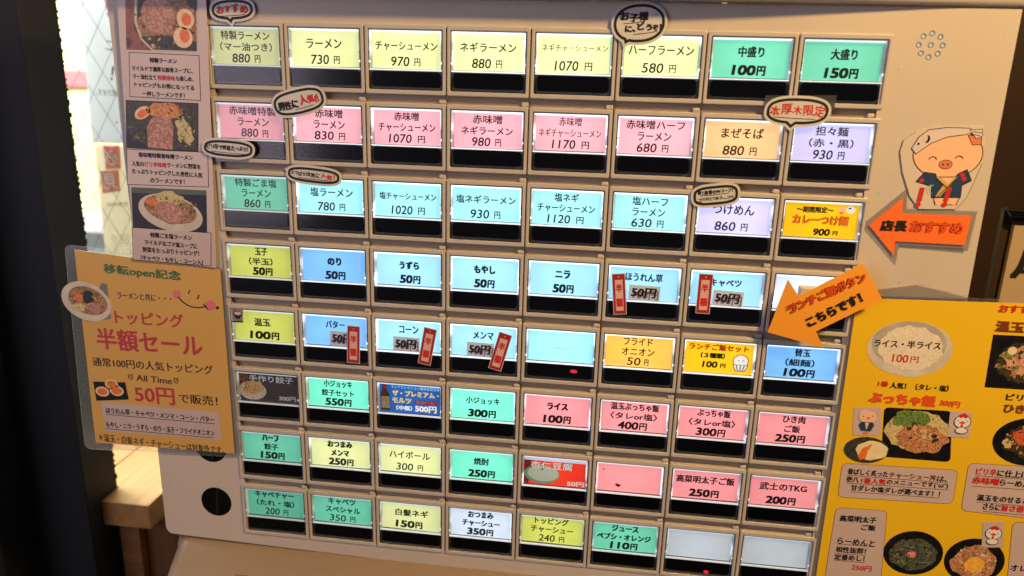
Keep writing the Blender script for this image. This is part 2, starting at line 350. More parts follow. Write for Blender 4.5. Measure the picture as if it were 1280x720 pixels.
pts = [sl(-180, .0, 0.4), sl(210, .0, 0.4), sl(210, 1, 0.4), sl(-184, 1, 0.4)]; pin = [sl(-176.5, .16, -2.6), sl(206, .16, -2.6), sl(206, 1, -2.6), sl(-180, 1, -2.6)]
b.raw(pts+pin, [(0, 1, 5, 4), (1, 2, 6, 5), (2, 3, 7, 6), (3, 0, 4, 7)], TR); b.raw([(p[0], p[1]-2.2, p[2]+2.0) for p in pin], [(0, 1, 2, 3)], TR)
b.build('coin_tray', machine)

# ---------------------------------------------------------------- menu buttons: one built, the rest copied
bz = MB(); hw, hh = 22.15, 18.05
def rr(w, h, r, y): return [(p[0], y, p[1]) for p in rrect(-w, w, -h, h, r, 3)]
def rrz(x0, x1, z0, z1, r, y): return [(p[0], y, p[1]) for p in rrect(x0, x1, z0, z1, r, 3)]
bz.loops([rr(hw, hh, .9, 6.0), rr(hw, hh, .9, .5), rr(hw-.12, hh-.12, .8, .16), rr(hw-.45, hh-.45, .7, 0), rrz(-20.7, 20.7, -15.9, 15.9, .8, 0), rrz(-20.45, 20.45, -15.7, 15.65, .7, .25), rrz(-20.35, 20.35, -15.6, 15.55, .7, 5)], BEZEL)
bz.loops([rrz(-20.35, 20.35, -15.6, 15.55, .7, 1.2), rrz(-19.9, 19.9, -15.2, 15.2, .7, 1.2)], DARKGAP)
cx0, cz0 = cell(0, 0)
bez = bz.build('menu_button', machine, at=(0, 0, 0)); bez.location = ((cx0)/1000, (0-190)/1000, (cz0+700)/1000)
CARDC = 4.75     # card centre above the bezel centre; card 39.2 x 19.0
rimb = MB()
CW, CH = 18.75, 9.4
def rq(x0, x1, z0, z1, y): return [(p[0], y, p[1]) for p in rrect(x0, x1, z0, z1, .4, 2)]
rimb.loops([rq(-20.0, 20.0, -4.95, 15.3, .7), rq(-19.7, 19.7, -4.75, 15.0, .5)], SMOKE)
rimb.raw([(-19.7, .5, -4.75), (-19.7, .5, 15.0), (-CW, 2.9, CARDC+CH), (-CW, 2.9, CARDC-CH)], [(0, 1, 2, 3)], RIM); rimb.raw([(19.7, .5, -4.75), (19.7, .5, 15.0), (CW, 2.9, CARDC+CH), (CW, 2.9, CARDC-CH)], [(3, 2, 1, 0)], RIM)
rimb.raw([(-19.7, .5, 15.0), (19.7, .5, 15.0), (CW, 2.9, CARDC+CH), (-CW, 2.9, CARDC+CH)], [(0, 1, 2, 3)], EDGE)
rimb.box(-19.8, 19.8, .55, 1.7, -5.55, -4.9, EDGE); rimb.box(-19.0, 19.0, 1.1, 1.8, 14.0, 14.35, EDGE)
for sx in (-1, 1):                         # small catches on the clear rim; the lower pair glows as painted bright bits
    rimb.box(sx*19.75-.25, sx*19.75+.25, .45, 1.2, 3.2, 4.0, SMOKE); rimb.box(sx*19.6-.35, sx*19.6+.35, .4, 1.2, -1.8, -.6, EDGE)
rim = rimb.build('clear_rim', bez); rim['glow'] = 1.0
wb = MB(); wb.box(-19.95, 19.95, 2.2, 3.2, -15.3, -5.6, SMOKE)
rw = rrect(-18.9, 18.9, -14.1, -6.0, 1.5, 4); wb.loops([[(p[0], 2.2, p[1]) for p in rw], [(p[0]*.995, 1.2, p[1]) for p in rw]], BLACKGLOSS, cap=True, smooth=False)
win = wb.build('sold_out_window', bez)
cv = MB(); cv.box(-20.0, 20.0, .25, .45, -15.35, 15.3, CLEAR); cover = cv.build('clear_cover', bez)
CARD = {}
def card_mesh(mkey, m):
    if mkey not in CARD:
        q = MB(); q.slab([(-CW, -CH), (CW, -CH), (CW, CH), (-CW, CH)], 2.6, 3.0, m); ob = q.build('label_card'); CARD[mkey] = ob.data; bpy.data.objects.remove(ob)
    return CARD[mkey]
C_ = dict(y=backlit('film_yellow_green', (0.90, 0.94, 0.67)), yd=backlit('film_yellow', (0.85, 0.89, 0.42)), p=backlit('film_pink', (0.96, 0.68, 0.73)), ps=backlit('film_salmon', (0.96, 0.60, 0.62)), t=backlit('film_teal', (0.47, 0.88, 0.75)), m=backlit('film_mint', (0.48, 0.95, 0.82)),
          c=backlit('film_cyan', (0.62, 0.90, 0.95)), b=backlit('film_blue', (0.48, 0.74, 0.98)), s=backlit('film_sky', (0.62, 0.86, 0.98)), l=backlit('film_lavender', (0.80, 0.79, 0.97)), o=backlit('film_orange', (0.99, 0.78, 0.56)), oy=backlit('film_amber', (1.0, 0.76, 0.33)),
          w=backlit('film_white', (0.84, 0.91, 0.98)), g=backlit('film_grey_white', (0.78, 0.83, 0.87)), yy=backlit('film_golden', (0.99, 0.78, 0.10)), k=backlit('film_dark', (0.22, 0.20, 0.20)), bl=backlit('film_deep_blue', (0.12, 0.36, 0.66)), r=backlit('film_red', (0.90, 0.22, 0.14)))
NAME = dict(y='yellow-green', yd='yellow', p='pink', ps='salmon pink', t='teal', m='mint green', c='pale cyan', b='blue', s='sky blue', l='lavender', o='peach orange', oy='amber', w='white', g='grey white', yy='golden yellow', k='dark', bl='deep blue', r='red')
# lines: (text, left, right, middle from top, height, bold, slant) as fractions of the card
def two(n, a, b_, p='880 円', c=.26, d=.72, bold=0, nh=.25, ny=.36, ph=.24, py=.80): return [(n, a, b_, ny, nh, bold, 0), (p, c, d, py, ph, bold, .10 if bold else .04)]
def three(n1, a1, b1, n2, a2, b2, p, c=.26, d=.72, bold=0, pb=None): 
    pb = bold if pb is None else pb; return [(n1, a1, b1, .18, .235, bold, 0), (n2, a2, b2, .50, .225, bold, 0), (p, c, d, .82, .23, pb, .10 if pb else .04)]
B = 3.1; b1 = 1.0
D = {
(0,0): ('y', three('特製ラーメン', .11, .87, '（マー油つき）', .09, .90, '880 円', .27, .71, b1)), (1,0): ('y', two('ラーメン', .22, .76, '730 円', .28, .72, b1)), (2,0): ('y', two('チャーシューメン', .04, .96, '970 円', .27, .71, b1, .22, .38)),
(3,0): ('y', two('ネギラーメン', .08, .90, '880 円', .26, .70, b1)), (4,0): ('y', two('ネギチャーシューメン', .05, .98, '1070 円', .24, .77, b1*.5, .19, .32)), (5,0): ('y', two('ハーフラーメン', .05, .95, '580 円', .25, .72, b1, .24, .33)),
(6,0): ('t', two('中盛り', .33, .68, '100円', .27, .72, B, .27, .32)), (7,0): ('t', two('大盛り', .34, .69, '150円', .29, .73, B, .27, .32)),
(0,1): ('p', three('赤味噌特製', .15, .90, 'ラーメン', .28, .78, '880 円', .33, .76, b1)), (1,1): ('p', three('赤味噌', .30, .73, 'ラーメン', .27, .76, '830 円', .28, .76, b1)), (2,1): ('p', three('赤味噌', .30, .68, 'チャーシューメン', .06, .93, '1070 円', .22, .77, b1)),
(3,1): ('p', three('赤味噌', .27, .71, 'ネギラーメン', .10, .87, '980 円', .26, .70, b1)), (4,1): ('p', three('赤味噌', .33, .66, 'ネギチャーシューメン', .04, .95, '1170 円', .24, .78, b1*.7)), (5,1): ('p', three('赤味噌ハーフ', .09, .92, 'ラーメン', .26, .74, '680 円', .26, .71, b1)),
(6,1): ('o', two('まぜそば', .21, .79, '880 円', .25, .72, b1, .26, .32)), (7,1): ('l', three('担々麺', .27, .71, '（赤・黒）', .20, .80, '930 円', .27, .70, b1)),
(0,2): ('t', three('特製ごま塩', .16, .84, 'ラーメン', .26, .74, '860 円', .29, .72, b1)), (1,2): ('c', two('塩ラーメン', .17, .85, '780 円', .28, .72, b1)), (2,2): ('c', two('塩チャーシューメン', .06, .95, '1020 円', .25, .77, b1, .21, .38)),
(3,2): ('c', two('塩ネギラーメン', .04, .95, '930 円', .26, .72, b1, .23)), (4,2): ('c', three('塩ネギ', .31, .67, 'チャーシューメン', .06, .92, '1120 円', .22, .76, b1)), (5,2): ('c', three('塩ハーフ', .24, .76, 'ラーメン', .25, .73, '630 円', .25, .72, b1)),
(6,2): ('l', two('つけめん', .19, .78, '860 円', .24, .71, b1, .27, .32)), (7,2): ('yy', []),
(0,3): ('yd', three('玉子', .41, .62, '（半玉）', .30, .70, '50円', .36, .69, B)), (1,3): ('b', two('のり', .40, .63, '50円', .36, .69, B)), (2,3): ('s', two('うずら', .35, .67, '50円', .36, .69, B)), (3,3): ('s', two('もやし', .33, .67, '50円', .34, .66, B)), (4,3): ('s', two('ニラ', .37, .60, '50円', .34, .66, B)),
(5,3): ('s', [('ほうれん草', .22, .78, .30, .25, 1.6, 0)]), (6,3): ('s', [('キャベツ', .26, .72, .33, .22, 1.8, 0)]), (7,3): ('w', []),
(0,4): ('yd', two('温玉', .33, .61, '100円', .25, .75, B)), (1,4): ('b', [('バター', .33, .65, .29, .24, 1.8, 0)]), (2,4): ('s', [('コーン', .34, .66, .29, .24, 1.8, 0)]), (3,4): ('s', [('メンマ', .33, .66, .31, .24, 1.8, 0)]), (4,4): ('c', []),
(5,4): ('oy', three('フライド', .26, .70, 'オニオン', .24, .74, '50 円', .33, .66, b1)), (6,4): ('yy', []), (7,4): ('b', three('替玉', .39, .62, '（細麺）', .27, .70, '100円', .27, .72, B)),
(0,5): ('k', []), (1,5): ('m', three('小ジョッキ', .25, .74, '餃子セット', .21, .77, '550円', .27, .72, B)), (2,5): ('bl', []), (3,5): ('m', two('小ジョッキ', .22, .78, '300円', .26, .72, B, .22)), (4,5): ('ps', two('ライス', .33, .67, '100円', .28, .72, B)),
(5,5): ('ps', three('温玉ぶっちゃ飯', .12, .88, '〈タレor塩〉', .12, .86, '400円', .25, .71, B*.8)), (6,5): ('ps', three('ぶっちゃ飯', .26, .77, '〈タレor塩〉', .14, .86, '300円', .27, .72, B*.8)), (7,5): ('ps', three('ひき肉', .34, .68, 'ご飯', .38, .62, '250円', .26, .71, B)),
(0,6): ('t', three('ハーフ', .33, .63, '餃子', .36, .61, '150円', .29, .72, B)), (1,6): ('y', three('おつまみ', .28, .72, 'メンマ', .34, .66, '250円', .29, .73, B)), (2,6): ('y', two('ハイボール', .14, .84, '300 円', .26, .72, b1)), (3,6): ('m', two('焼酎', .36, .62, '250円', .27, .72, B)),
(4,6): ('r', []), (5,6): ('ps', []), (6,6): ('ps', two('高菜明太子ご飯', .03, .95, '250円', .25, .72, B, .25, .33)), (7,6): ('ps', two('武士のTKG', .12, .85, '200円', .24, .70, B, .25, .33)),
(0,7): ('t', three('キャベチャー', .13, .84, '（たれ・塩）', .15, .84, '200 円', .30, .72, 1.6, b1)), (1,7): ('t', three('キャベツ', .25, .74, 'スペシャル', .20, .82, '350 円', .27, .73, 1.6, b1)), (2,7): ('y', two('白髪ネギ', .22, .80, '150円', .23, .70, B)), (3,7): ('w', three('おつまみ', .28, .72, 'チャーシュー', .18, .83, '350円', .27, .72, B*.8, B)),
(4,7): ('yd', three('トッピング', .20, .77, 'チャーシュー', .14, .85, '240 円', .28, .71, 1.4, b1)), (5,7): ('t', three('ジュース', .28, .72, 'ペプシ・オレンジ', .04, .93, '110円', .27, .72, B*.8, B)), (6,7): ('g', []), (7,7): ('g', [])}
GLOW = [[.42,.78,.88,1.02,1.02,1.0,.78,.66],[.50,.82,.88,.92,.95,1.0,.85,.80],[.46,.92,.98,1.0,1.0,1.0,.95,.70],[.56,.88,.98,1.0,.98,.92,.92,.86],[.58,.90,1.0,1.02,.98,.90,.80,.82],[.40,.86,.80,.98,.88,.86,.80,.74],[.48,.76,.80,.82,.78,.78,.74,.68],[.34,.52,.68,.78,.68,.62,.60,.54]]  # per-button emission; left column carries dimming from the viewing angle
TXT = {(7,2): 'golden yellow lit button for curry dipping noodles, 900円', (6,4): 'golden yellow lit button for the lunch rice set with a rice bowl drawing, 100円', (0,5): 'dark photo button of handmade dumplings, 300円', (2,5): 'deep blue button with a beer bottle, 500円', (4,6): 'red photo button of almond jelly, 50円',
       (7,3): 'blank white lit button behind the orange arrow', (4,4): 'blank pale cyan lit button with a red sold-out light', (5,6): 'blank salmon pink button with dark red specks', (6,7): 'blank grey white button, second from the right in the bottom row', (7,7): 'blank grey white button at the right end of the bottom row'}
def card_text(lines, extra=None, ink=None):
    q = MB()
    for (t, x0, x1, ym, h, bold, sl_) in lines:
        h *= 1.14; bold *= 1.1
        if bold > 1.9 and '円' not in t and any('\u4e00' <= ch_ <= '\u9fff' for ch_ in t): bold = 1.9
        if t.endswith(' 円'):                      # thin prices: tall narrow figures, smaller yen sign on the same base line
            w_ = x1-x0; small = t in ('880 円', '730 円', '970 円', '860 円', '780 円', '930 円') or len(t) > 5
            ys = .19
            q.text(t[:-2], -CW+CW*(2*x0+w_*.64), CH-2*CH*ym, 2*CW*w_*.62, 2*CH*h*.98, ink or INK, 0, -.03, .9, sl_); q.text('円', -CW+CW*(2*x1-w_*.21), CH-2*CH*(ym+.012), 2*CW*w_*.20, 2*CH*h*.82, ink or INK, 0, -.03, 1.2, 0); continue
        if t.endswith('円') and len(t) < 6:        # bold prices
            w_ = x1-x0; fr_ = (len(t)-1)/(len(t)-1+1.15)
            q.text(t[:-1], -CW+CW*(2*x0+w_*fr_*.98), CH-2*CH*ym, 2*CW*w_*fr_*.97, 2*CH*h*1.04, ink or INK, 0, -.03, bold*1.1, sl_); q.text('円', -CW+CW*(2*x1-w_*(1-fr_)), CH-2*CH*(ym+.01), 2*CW*w_*(1-fr_)*.95, 2*CH*h*.98, ink or INK, 0, -.03, bold*.9, .05); continue
        q.text(t, (-CW+CW*(x0+x1)), CH-2*CH*ym, 2*CW*(x1-x0)*.985, 2*CH*h*.94, ink or INK, 0, -0.03, bold, sl_)
    return q
jr = random.Random(5)
for r in range(8):
    for c in range(8):
        if (c, r) == (0, 0): nb, nr, nw, nc = bez, rim, win, cover
        else:
            nb = bez.copy(); COL.objects.link(nb); nb.location = ((cell(c, r)[0])/1000, -.190, (cell(c, r)[1]+700)/1000); nb.parent = machine
            nr, nw, nc = rim.copy(), win.copy(), cover.copy()
            for o in (nr, nw, nc): COL.objects.link(o); o.parent = nb
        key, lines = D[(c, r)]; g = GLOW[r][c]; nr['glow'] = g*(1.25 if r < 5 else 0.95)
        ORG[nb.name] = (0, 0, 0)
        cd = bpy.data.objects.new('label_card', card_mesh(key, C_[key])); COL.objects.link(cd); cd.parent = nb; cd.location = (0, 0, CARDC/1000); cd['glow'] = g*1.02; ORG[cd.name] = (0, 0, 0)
        jx, jz, ja = jr.gauss(0, .00012), jr.gauss(0, .00010), jr.gauss(0, .0045); cd.location = (jx, 0, CARDC/1000+jz); cd.rotation_euler = (0, ja, 0)
        nb['label'] = TXT.get((c, r)) or '%s lit button reading %s' % (NAME[key], ' '.join(l[0] for l in lines)+(' 50円' if len(lines) == 1 else ''))
        if lines:
            q = card_text(lines, ink=INKDK if (c, r) == (0, 1) else None); lt = q.build('lettering'); lt.parent = nb; lt.location = (jx, .0025, CARDC/1000+jz); lt.rotation_euler = (0, ja, 0)
        D[(c, r)] = (key, lines, nb)
# pictures and specks printed on some cards
def on_card(c, r, fn, name='printed_picture'):
    q = MB(); fn(q); o = q.build(name); o.parent = D[(c, r)][2]; o.location = (0, .0025, CARDC/1000); o['glow'] = GLOW[r][c]*.8; return o
def lam(name, cc): return backlit('film_print_'+name, cc)
def curry(q):
    q.text('～期間限定～', -3.5, 5.6, 19, 3.4, INK, 0, -.03, 2.4); q.text('カレーつけ麺', -.2, .2, 29, 5.6, mat('dark_red_ink', (.55, .12, .08)), 0, -.03, 3.6); q.text('カレーつけ麺', -.2, .2, 29, 5.6, lam('o', (.95, .45, .15)), 0, -.05, 1.2)
    q.text('900', 1.2, -6.3, 8.8, 3.9, INK, 0, -.03, B, .1); q.text('円', 8.2, -6.6, 2.6, 2.4, INK, 0, -.03, B)
    q.poly(ell(10, 6.3, 1.6, 1.6, 14), -.03, lam('sk', (.98, .75, .6))); q.poly(ell(14.5, 6.3, 2.3, 2.0, 14), -.03, lam('wh', (.95, .95, .95))); q.poly(ell(14.0, 7.0, .8, .4, 8), -.05, INK); q.poly(ell(10, 4.4, 1.2, .8, 8), -.05, lam('or2', (.95, .5, .2)))
on_card(7, 2, curry)
def lunch(q):
    q.text('ランチご飯セット', -.6, 5.9, 33, 3.9, RED, 0, -.03, 2.4); q.text('（３種類）', -3.5, .9, 13.5, 3.5, INK, 0, -.03, B); q.text('100', -4.6, -4.5, 8.4, 4, INK, 0, -.03, B, .1); q.text('円', 2.6, -4.9, 3, 2.8, INK, 0, -.03, B)
    q.poly(ell(12.2, -1.6, 4.4, 4.2, 24, 0, .05), -.03, INK); q.poly(ell(12.2, -1.6, 4.0, 3.8, 24, 0, .05), -.05, lam('wh', (.95, .95, .95)))
    q.poly([(7.8, -3.6), (16.6, -3.6), (14.8, -7.6), (9.6, -7.6)], -.06, INK); q.poly([(8.3, -3.9), (16.1, -3.9), (14.5, -7.2), (9.9, -7.2)], -.08, lam('wh', (.95, .95, .95)))
    for k in (-2.2, 0, 2.2): q.line([(12.2+k, -4.1), (12.2+k*.6, -7)], .5, -.1, INK)
    for sx in (-1.2, 1.2): q.poly(ell(12.2+sx, -1.0, .35, .35, 8), -.07, INK)
on_card(6, 4, lunch)
def gyoza(q):
    q.poly([(-19, -4.5), (-19, 9), (-13, 9), (-13, -4.5)], -.02, food('print_brick', ['6a3a2a', '8a5a3a', '4a2a20'], 400))
    q.poly(ell(-10.5, -2.5, 9.0, 6.2, 28), -.03, food('print_plate', ['c8c0a8', 'e0dcc8', 'a8a890'], 200)); q.poly(ell(-10.3, -.5, 6.8, 4.4, 20, .3, .12), -.04, food('print_dumpling', ['b87838', 'e0b878', 'd8c890', '8a5020'], 500))
    for i in range(5): q.line([(-15+i*2.0, 1.9-.3*i), (-13.6+i*2.0, -2.8)], .35, -.05, food('print_dumpling2', ['8a5020', 'b87838'], 500))
    q.text('手作り餃子', 2.0, 5.9, 29, 4.8, mat('grey_ink', (.15, .15, .15)), 0, -.06, 2.8); q.text('手作り餃子', 2.0, 5.9, 28.6, 4.5, lam('gr', (.75, .75, .75)), 0, -.10, 1.2); q.text('300円', 12, -6.4, 11, 3.2, lam('gr', (.75, .75, .75)), 0, -.05, 1.6)
on_card(0, 5, gyoza)
def beer(q):
    q.poly([(-18, -8.5), (-18.3, 2), (-17.2, 4.5), (-16.8, 8.6), (-14.6, 8.6), (-14.2, 4.5), (-12.6, 2), (-12.2, -8.5)], -.03, food('print_bottle', ['3a2418', '6a4a28', '2a1810'], 300)); q.poly([(-17.9, -7), (-17.9, .6), (-12.8, .6), (-12.4, -7)], -.05, food('print_bottlelabel', ['c8c0a8', 'a89868', 'e8e0c8'], 700)); q.poly(ell(-15.6, 7, 1, 1.6, 10), -.06, RED)
    q.text('モンドセレクション最高金賞受賞', 3.5, 7.4, 30, 2.2, lam('lb', (.6, .8, .95)), 0, -.03, 1.2); GD = lam('gold', (.93, .82, .45))
    q.text('ザ・プレミアム・', 3.6, 3.4, 29, 4.0, GD, 0, -.03, 2.8); q.text('モルツ', -5.0, -1.4, 12, 3.6, GD, 0, -.03, 2.8); q.poly(rrect(3, 17, -3.0, -.6, 1), -.03, RED); q.text('飛び切りうまい', 10, -1.8, 12, 1.5, WHITE, 0, -.05, .8)
    q.text('（中瓶）', -3.5, -6.2, 10, 3.2, lam('wh', (.95, .95, .95)), 0, -.03, 2.4); q.text('500円', 10, -6.0, 13.5, 4.6, lam('wh', (.95, .95, .95)), 0, -.03, 3.0)
on_card(2, 5, beer)
def annin(q):
    q.poly([(-CW, 6.8), (CW, 6.8), (CW, CH), (-CW, CH)], -.03, lam('w2', (.82, .88, .95))); q.poly([(-CW, -CH), (-CW, 6.8), (-14, 6.8), (-16, -CH)], -.03, lam('dr', (.45, .12, .10)))
    q.poly(ell(-7.8, -2.2, 10.8, 6.2, 30), -.04, lam('gn', (.35, .55, .42))); q.poly(ell(-7.0, -1.8, 9.6, 5.4, 30), -.06, lam('w3', (.66, .68, .60))); q.poly(ell(-7.5, 1.2, .9, .6, 10, .4), -.08, RED)
    q.text('杏仁豆腐', -2.0, 3.9, 26, 5.2, mat('grey_ink', (.15, .15, .15)), 0, -.09, 2.6); q.text('杏仁豆腐', -2.0, 3.9, 25.6, 4.9, lam('w4', (.85, .85, .82)), 0, -.13, 1.0); q.text('50円', 13, -7.2, 10.5, 3.4, lam('w4', (.85, .85, .82)), 0, -.06, 2.2)
on_card(4, 6, annin)
SPK = mat('dark_red_speck', (.48, .08, .10))
on_card(5, 6, lambda q: [q.poly(ell(-6.5, -5.2, 1.7, 1.0, 14, -.3, .15), -.03, SPK), q.poly(ell(-15.5, 4.8, .8, .35, 9, -.5, .2), -.03, SPK)], 'stain')
on_card(4, 4, lambda q: [q.poly(ell(-3+k*2.3, -1.2+.5*math.sin(k*2.1), .9, .7, 9, k, .3, k), -.02, backlit('film_faded_smudge', (0.59, 0.86, 0.92))) for k in range(5)], 'stain')
for c, r, x in ((4, 4, 8.5), (6, 7, 5.5), (7, 7, 5.5)):
    q = MB(); m = bpy.data.materials.get('sold_out_red') 
    if not m:
        m = bpy.data.materials.new('sold_out_red'); m.use_nodes = True; p_ = m.node_tree.nodes['Principled BSDF']; p_.inputs['Base Color'].default_value = (.3, .01, .02, 1); p_.inputs['Emission Color'].default_value = (1, .03, .10, 1); p_.inputs['Emission Strength'].default_value = .55
    q.slab(ell(x, -9.6 if r == 4 else -13.0, 2.1 if r == 4 else 1.5, 1.2, 16, 0, .12, c), 1.05, 1.25, m); q.build('sold_out_light', D[(c, r)][2])


# ================================================================ stickers on the machine
def off_pts(pts, d):
    """outline grown outwards by d (rough, for paper margins)"""
    n = len(pts); a = sum(pts[i][0]*pts[(i+1) % n][1]-pts[(i+1) % n][0]*pts[i][1] for i in range(n)); sg = 1 if a > 0 else -1; out = []
    for i in range(n):
        p0, p, p1 = Vector(pts[i-1]), Vector(pts[i]), Vector(pts[(i+1) % n]); e0 = (p-p0).normalized(); e1 = (p1-p).normalized()
        n0 = Vector((e0.y, -e0.x)); n1 = Vector((e1.y, -e1.x)); v = n0+n1; v = v.normalized() if v.length > 1e-4 else n0
        out.append((p.x+v.x*d*sg/max(.5, v.dot(n0)), p.y+v.y*d*sg/max(.5, v.dot(n0))))
    return out
def bubble(label, cx, cz, rx, rz, ang, power, tail, lines, y=-0.5, wob=0.03, under=None, ring_w=1.35):
    rnd = random.Random(int(cx*10)); pts = []
    tdir = math.atan2(tail[1]-cz, tail[0]-cx) if tail else None
    for i in range(56):
        a = 2*math.pi*i/56; ca, sa = math.cos(a), math.sin(a); k = 1+wob*math.sin(2*a+rnd.uniform(0, .3)+cx)
        x = rx*math.copysign(abs(ca)**(2/power), ca)*k; z = rz*math.copysign(abs(sa)**(2/power), sa)*k
        px, pz = cx+x*math.cos(ang)-z*math.sin(ang), cz+x*math.sin(ang)+z*math.cos(ang)
        pts.append((px, pz))
    if tail:
        best = min(range(56), key=lambda i: (pts[i][0]-tail[0])**2+(pts[i][1]-tail[1])**2); pts[best] = tail
    root = empty('speech_bubble_sticker', (cx, y, cz)); tag(root, label, 'sticker', 'speech bubble stickers between the buttons')
    b = MB(); b.slab(off_pts(pts, 1.3), y-.35, y, PAPER); b.build('paper', root)
    b = MB(); b.ring(pts, off_pts(pts, -ring_w), y-.42, INK); b.build('printed_outline', root)
    b = MB()
    for (t, fx, fz, w, h, m, bold) in lines:
        px = cx+fx*math.cos(ang)-fz*math.sin(ang); pz = cz+fx*math.sin(ang)+fz*math.cos(ang); b.text(t, px, pz, w*1.03, h*1.06, m, ang, y-.42, bold+.8, hand=1.15)
    for (x0, z0, x1, z1) in (under or []):
        f = lambda x, z: (cx+x*math.cos(ang)-z*math.sin(ang), cz+x*math.sin(ang)+z*math.cos(ang)); b.line([f(x0, z0), f((x0+x1)/2, (z0+z1)/2-.15), f(x1, z1)], .35, y-.43, INK)
    b.build('lettering', root)
R_ = math.radians
bubble('speech bubble sticker with red writing above the top left button', *(-162.7, 147.5, 11.48, 5.14), R_(2), 2.5, (-163.7, 140.5), [('おすすめ', 0, .6, 17.5, 5.2, RED, 2.2)], under=[(-7, -3.2, 7, -2.6)])
bubble('tilted speech bubble sticker with black and red writing above the pink 830 yen button', *(-127.7, 100.2, 15.04, 6.25), R_(14), 2.8, (-126.2, 93.8), [('男性に', -6.5, -.6, 12, 5, INK, 2.6), ('人気!!', 6.3, .3, 11, 5.6, RED, 1.8)], under=[(-3, -3.8, 8, -3.4)])
bubble('largest speech bubble sticker, round, with two lines of black writing at the top edge', *(55.2, 144.7, 13.20, 9.00), R_(3), 2.2, (48.6, 134.5), [('お子様', -2.5, 3.3, 14, 5, INK, 2.2), ('に、どうぞ！', 2.0, -1.8, 18, 4.8, INK, 2.2), ('・・', 9.5, 4.1, 3, 1.4, INK, 2)], under=[(-8, -.0, 3, .9), (-3, -5.4, 9, -4.2)])
bubble('speech bubble sticker with red writing above the peach and lavender buttons', *(138.0, 103.7, 15.21, 6.45), R_(-1), 2.6, (135.5, 95.2), [('本厚木限定', 0, .4, 27, 6.4, RED, .1)], under=[(-11, -3.4, 9, -3.6)])
bubble('flat oval sticker with small black writing at the left edge below the pink buttons', *(-169.8, 73.1, 14.41, 4.51), R_(-3), 2.8, None, [('ピリ辛で野菜たっぷり！', -.5, .5, 24, 3.2, INK, 1.4)], under=[(-10, -2.3, 10, -2.3)], y=-2.4)
bubble('narrow oval sticker with tiny black and red writing above the sky blue 780 yen button', *(-120.9, 59.8, 15.52, 4.05), R_(-4), 3.0, None, [('さっぱり！女性に', -4.8, .3, 16.5, 3, INK, 1.4), ('人気！', 8.4, .2, 8, 3.4, RED, 1.6)], under=[(-9, -2.2, 10, -2.0)])
bubble('small tilted oblong sticker with two lines of black writing above the lavender 860 yen button', *(101.4, 58.9, 11.29, 5.18), R_(8), 3.2, None, [('鰹と豚骨のWスープ！', 0, 1.9, 18, 2.6, INK, 1.4), ('ゴマのピリ辛スープ！！', 0, -1.9, 18, 2.4, INK, 1.4)], under=[(-8, .3, 7, .5)])
# half-price strips
STRIPR = mat('strip_red', (.66, .16, .19), .4, .1, 80, coat=.3); STRIPW = mat('strip_pale', (.88, .72, .70), .5)
def strip(cx, cz, rx, rz, ang, label, y=-.4):
    w, h = rx, rz; f = lambda x, z: (cx+x*math.cos(ang)-z*math.sin(ang), cz+x*math.sin(ang)+z*math.cos(ang))
    root = empty('half_price_sticker', (cx, y, cz)); tag(root, label, 'sticker', 'half price strips on the blue buttons')
    b = MB(); b.slab([f(-w-.35, -h-.35), f(w+.35, -h-.35), f(w+.35, h+.35), f(-w-.35, h+.35)], y-.2, y, PAPER); b.slab([f(-w, -h), f(w, -h), f(w, h), f(-w, h)], y-.25, y-.2, STRIPR); b.build('paper', root)
    b = MB(); b.poly([f(-w*.64, -h*.84), f(w*.64, -h*.84), f(w*.64, h*.72), f(-w*.64, h*.72)], y-.28, STRIPW); b.poly([f(p[0], p[1]) for p in ell(0, h*.86, .4, .4, 8)], y-.28, STRIPW); b.build('printed_field', root)
    b = MB(); p = f(0, h*.30); b.text('半', p[0], p[1], w*1.1, h*.42, RED, ang, y-.31, 2.5); p = f(0, -h*.42); b.text('額', p[0], p[1], w*1.15, h*.46, RED, ang, y-.31, 2.5); b.build('lettering', root)
strip(*(54.2, 1.0, 3.35, 11.54), R_(6), 'red and white half price strip at the left of the spinach button')
strip(*(100.6, 4.1, 3.53, 11.07), R_(0), 'red and white half price strip at the left of the cabbage button')
strip(*(-100.8, -40.3, 3.61, 11.48), R_(-2), 'upright red and white half price strip on the butter button')
strip(*(-55.7, -38.2, 3.56, 11.25), R_(-10), 'slightly tilted red and white half price strip on the sweetcorn button')
strip(*(-12.3, -38.3, 3.58, 11.52), R_(-15), 'most tilted red and white half price strip, on the bamboo shoot button')
PATCH = clear('grey_patch_film', .5, .3, (.8, .8, .86), haze=.62); GHOST = mat('ghost_ink', (.50, .45, .52), .6)
def patch(cx, cz, rx, rz, ang, label, y=-.05):
    f = lambda x, z: (cx+x*math.cos(ang)-z*math.sin(ang), cz+x*math.sin(ang)+z*math.cos(ang))
    root = empty('price_patch', (cx, y, cz)); tag(root, label, 'sticker', 'grey 50 yen price patches')
    b = MB(); b.slab([f(-rx, -rz), f(rx, -rz), f(rx, rz), f(-rx, rz)], y-.12, y, PATCH); b.build('paper', root)
    b = MB(); p = f(.8, -.9); b.text('100円', p[0], p[1], rx*1.65, rz*1.3, GHOST, ang, y-.15, 1.5); b.build('faded_print', root)
    b = MB(); p = f(-.3, .2); b.text('50円', p[0], p[1], rx*1.6, rz*1.35, INK, ang, y-.18, 2.4, slant=.1); b.build('lettering', root)
patch(*(68.0, 2.3, 8.59, 4.39), R_(-1), 'grey paper patch reading 50円 on the spinach button')
patch(*(113.5, 2.0, 8.19, 4.40), R_(-2), 'grey paper patch reading 50円 on the cabbage button')
patch(*(-107.4, -37.4, 8.01, 4.59), R_(-1), 'grey paper patch reading 50円 on the butter button')
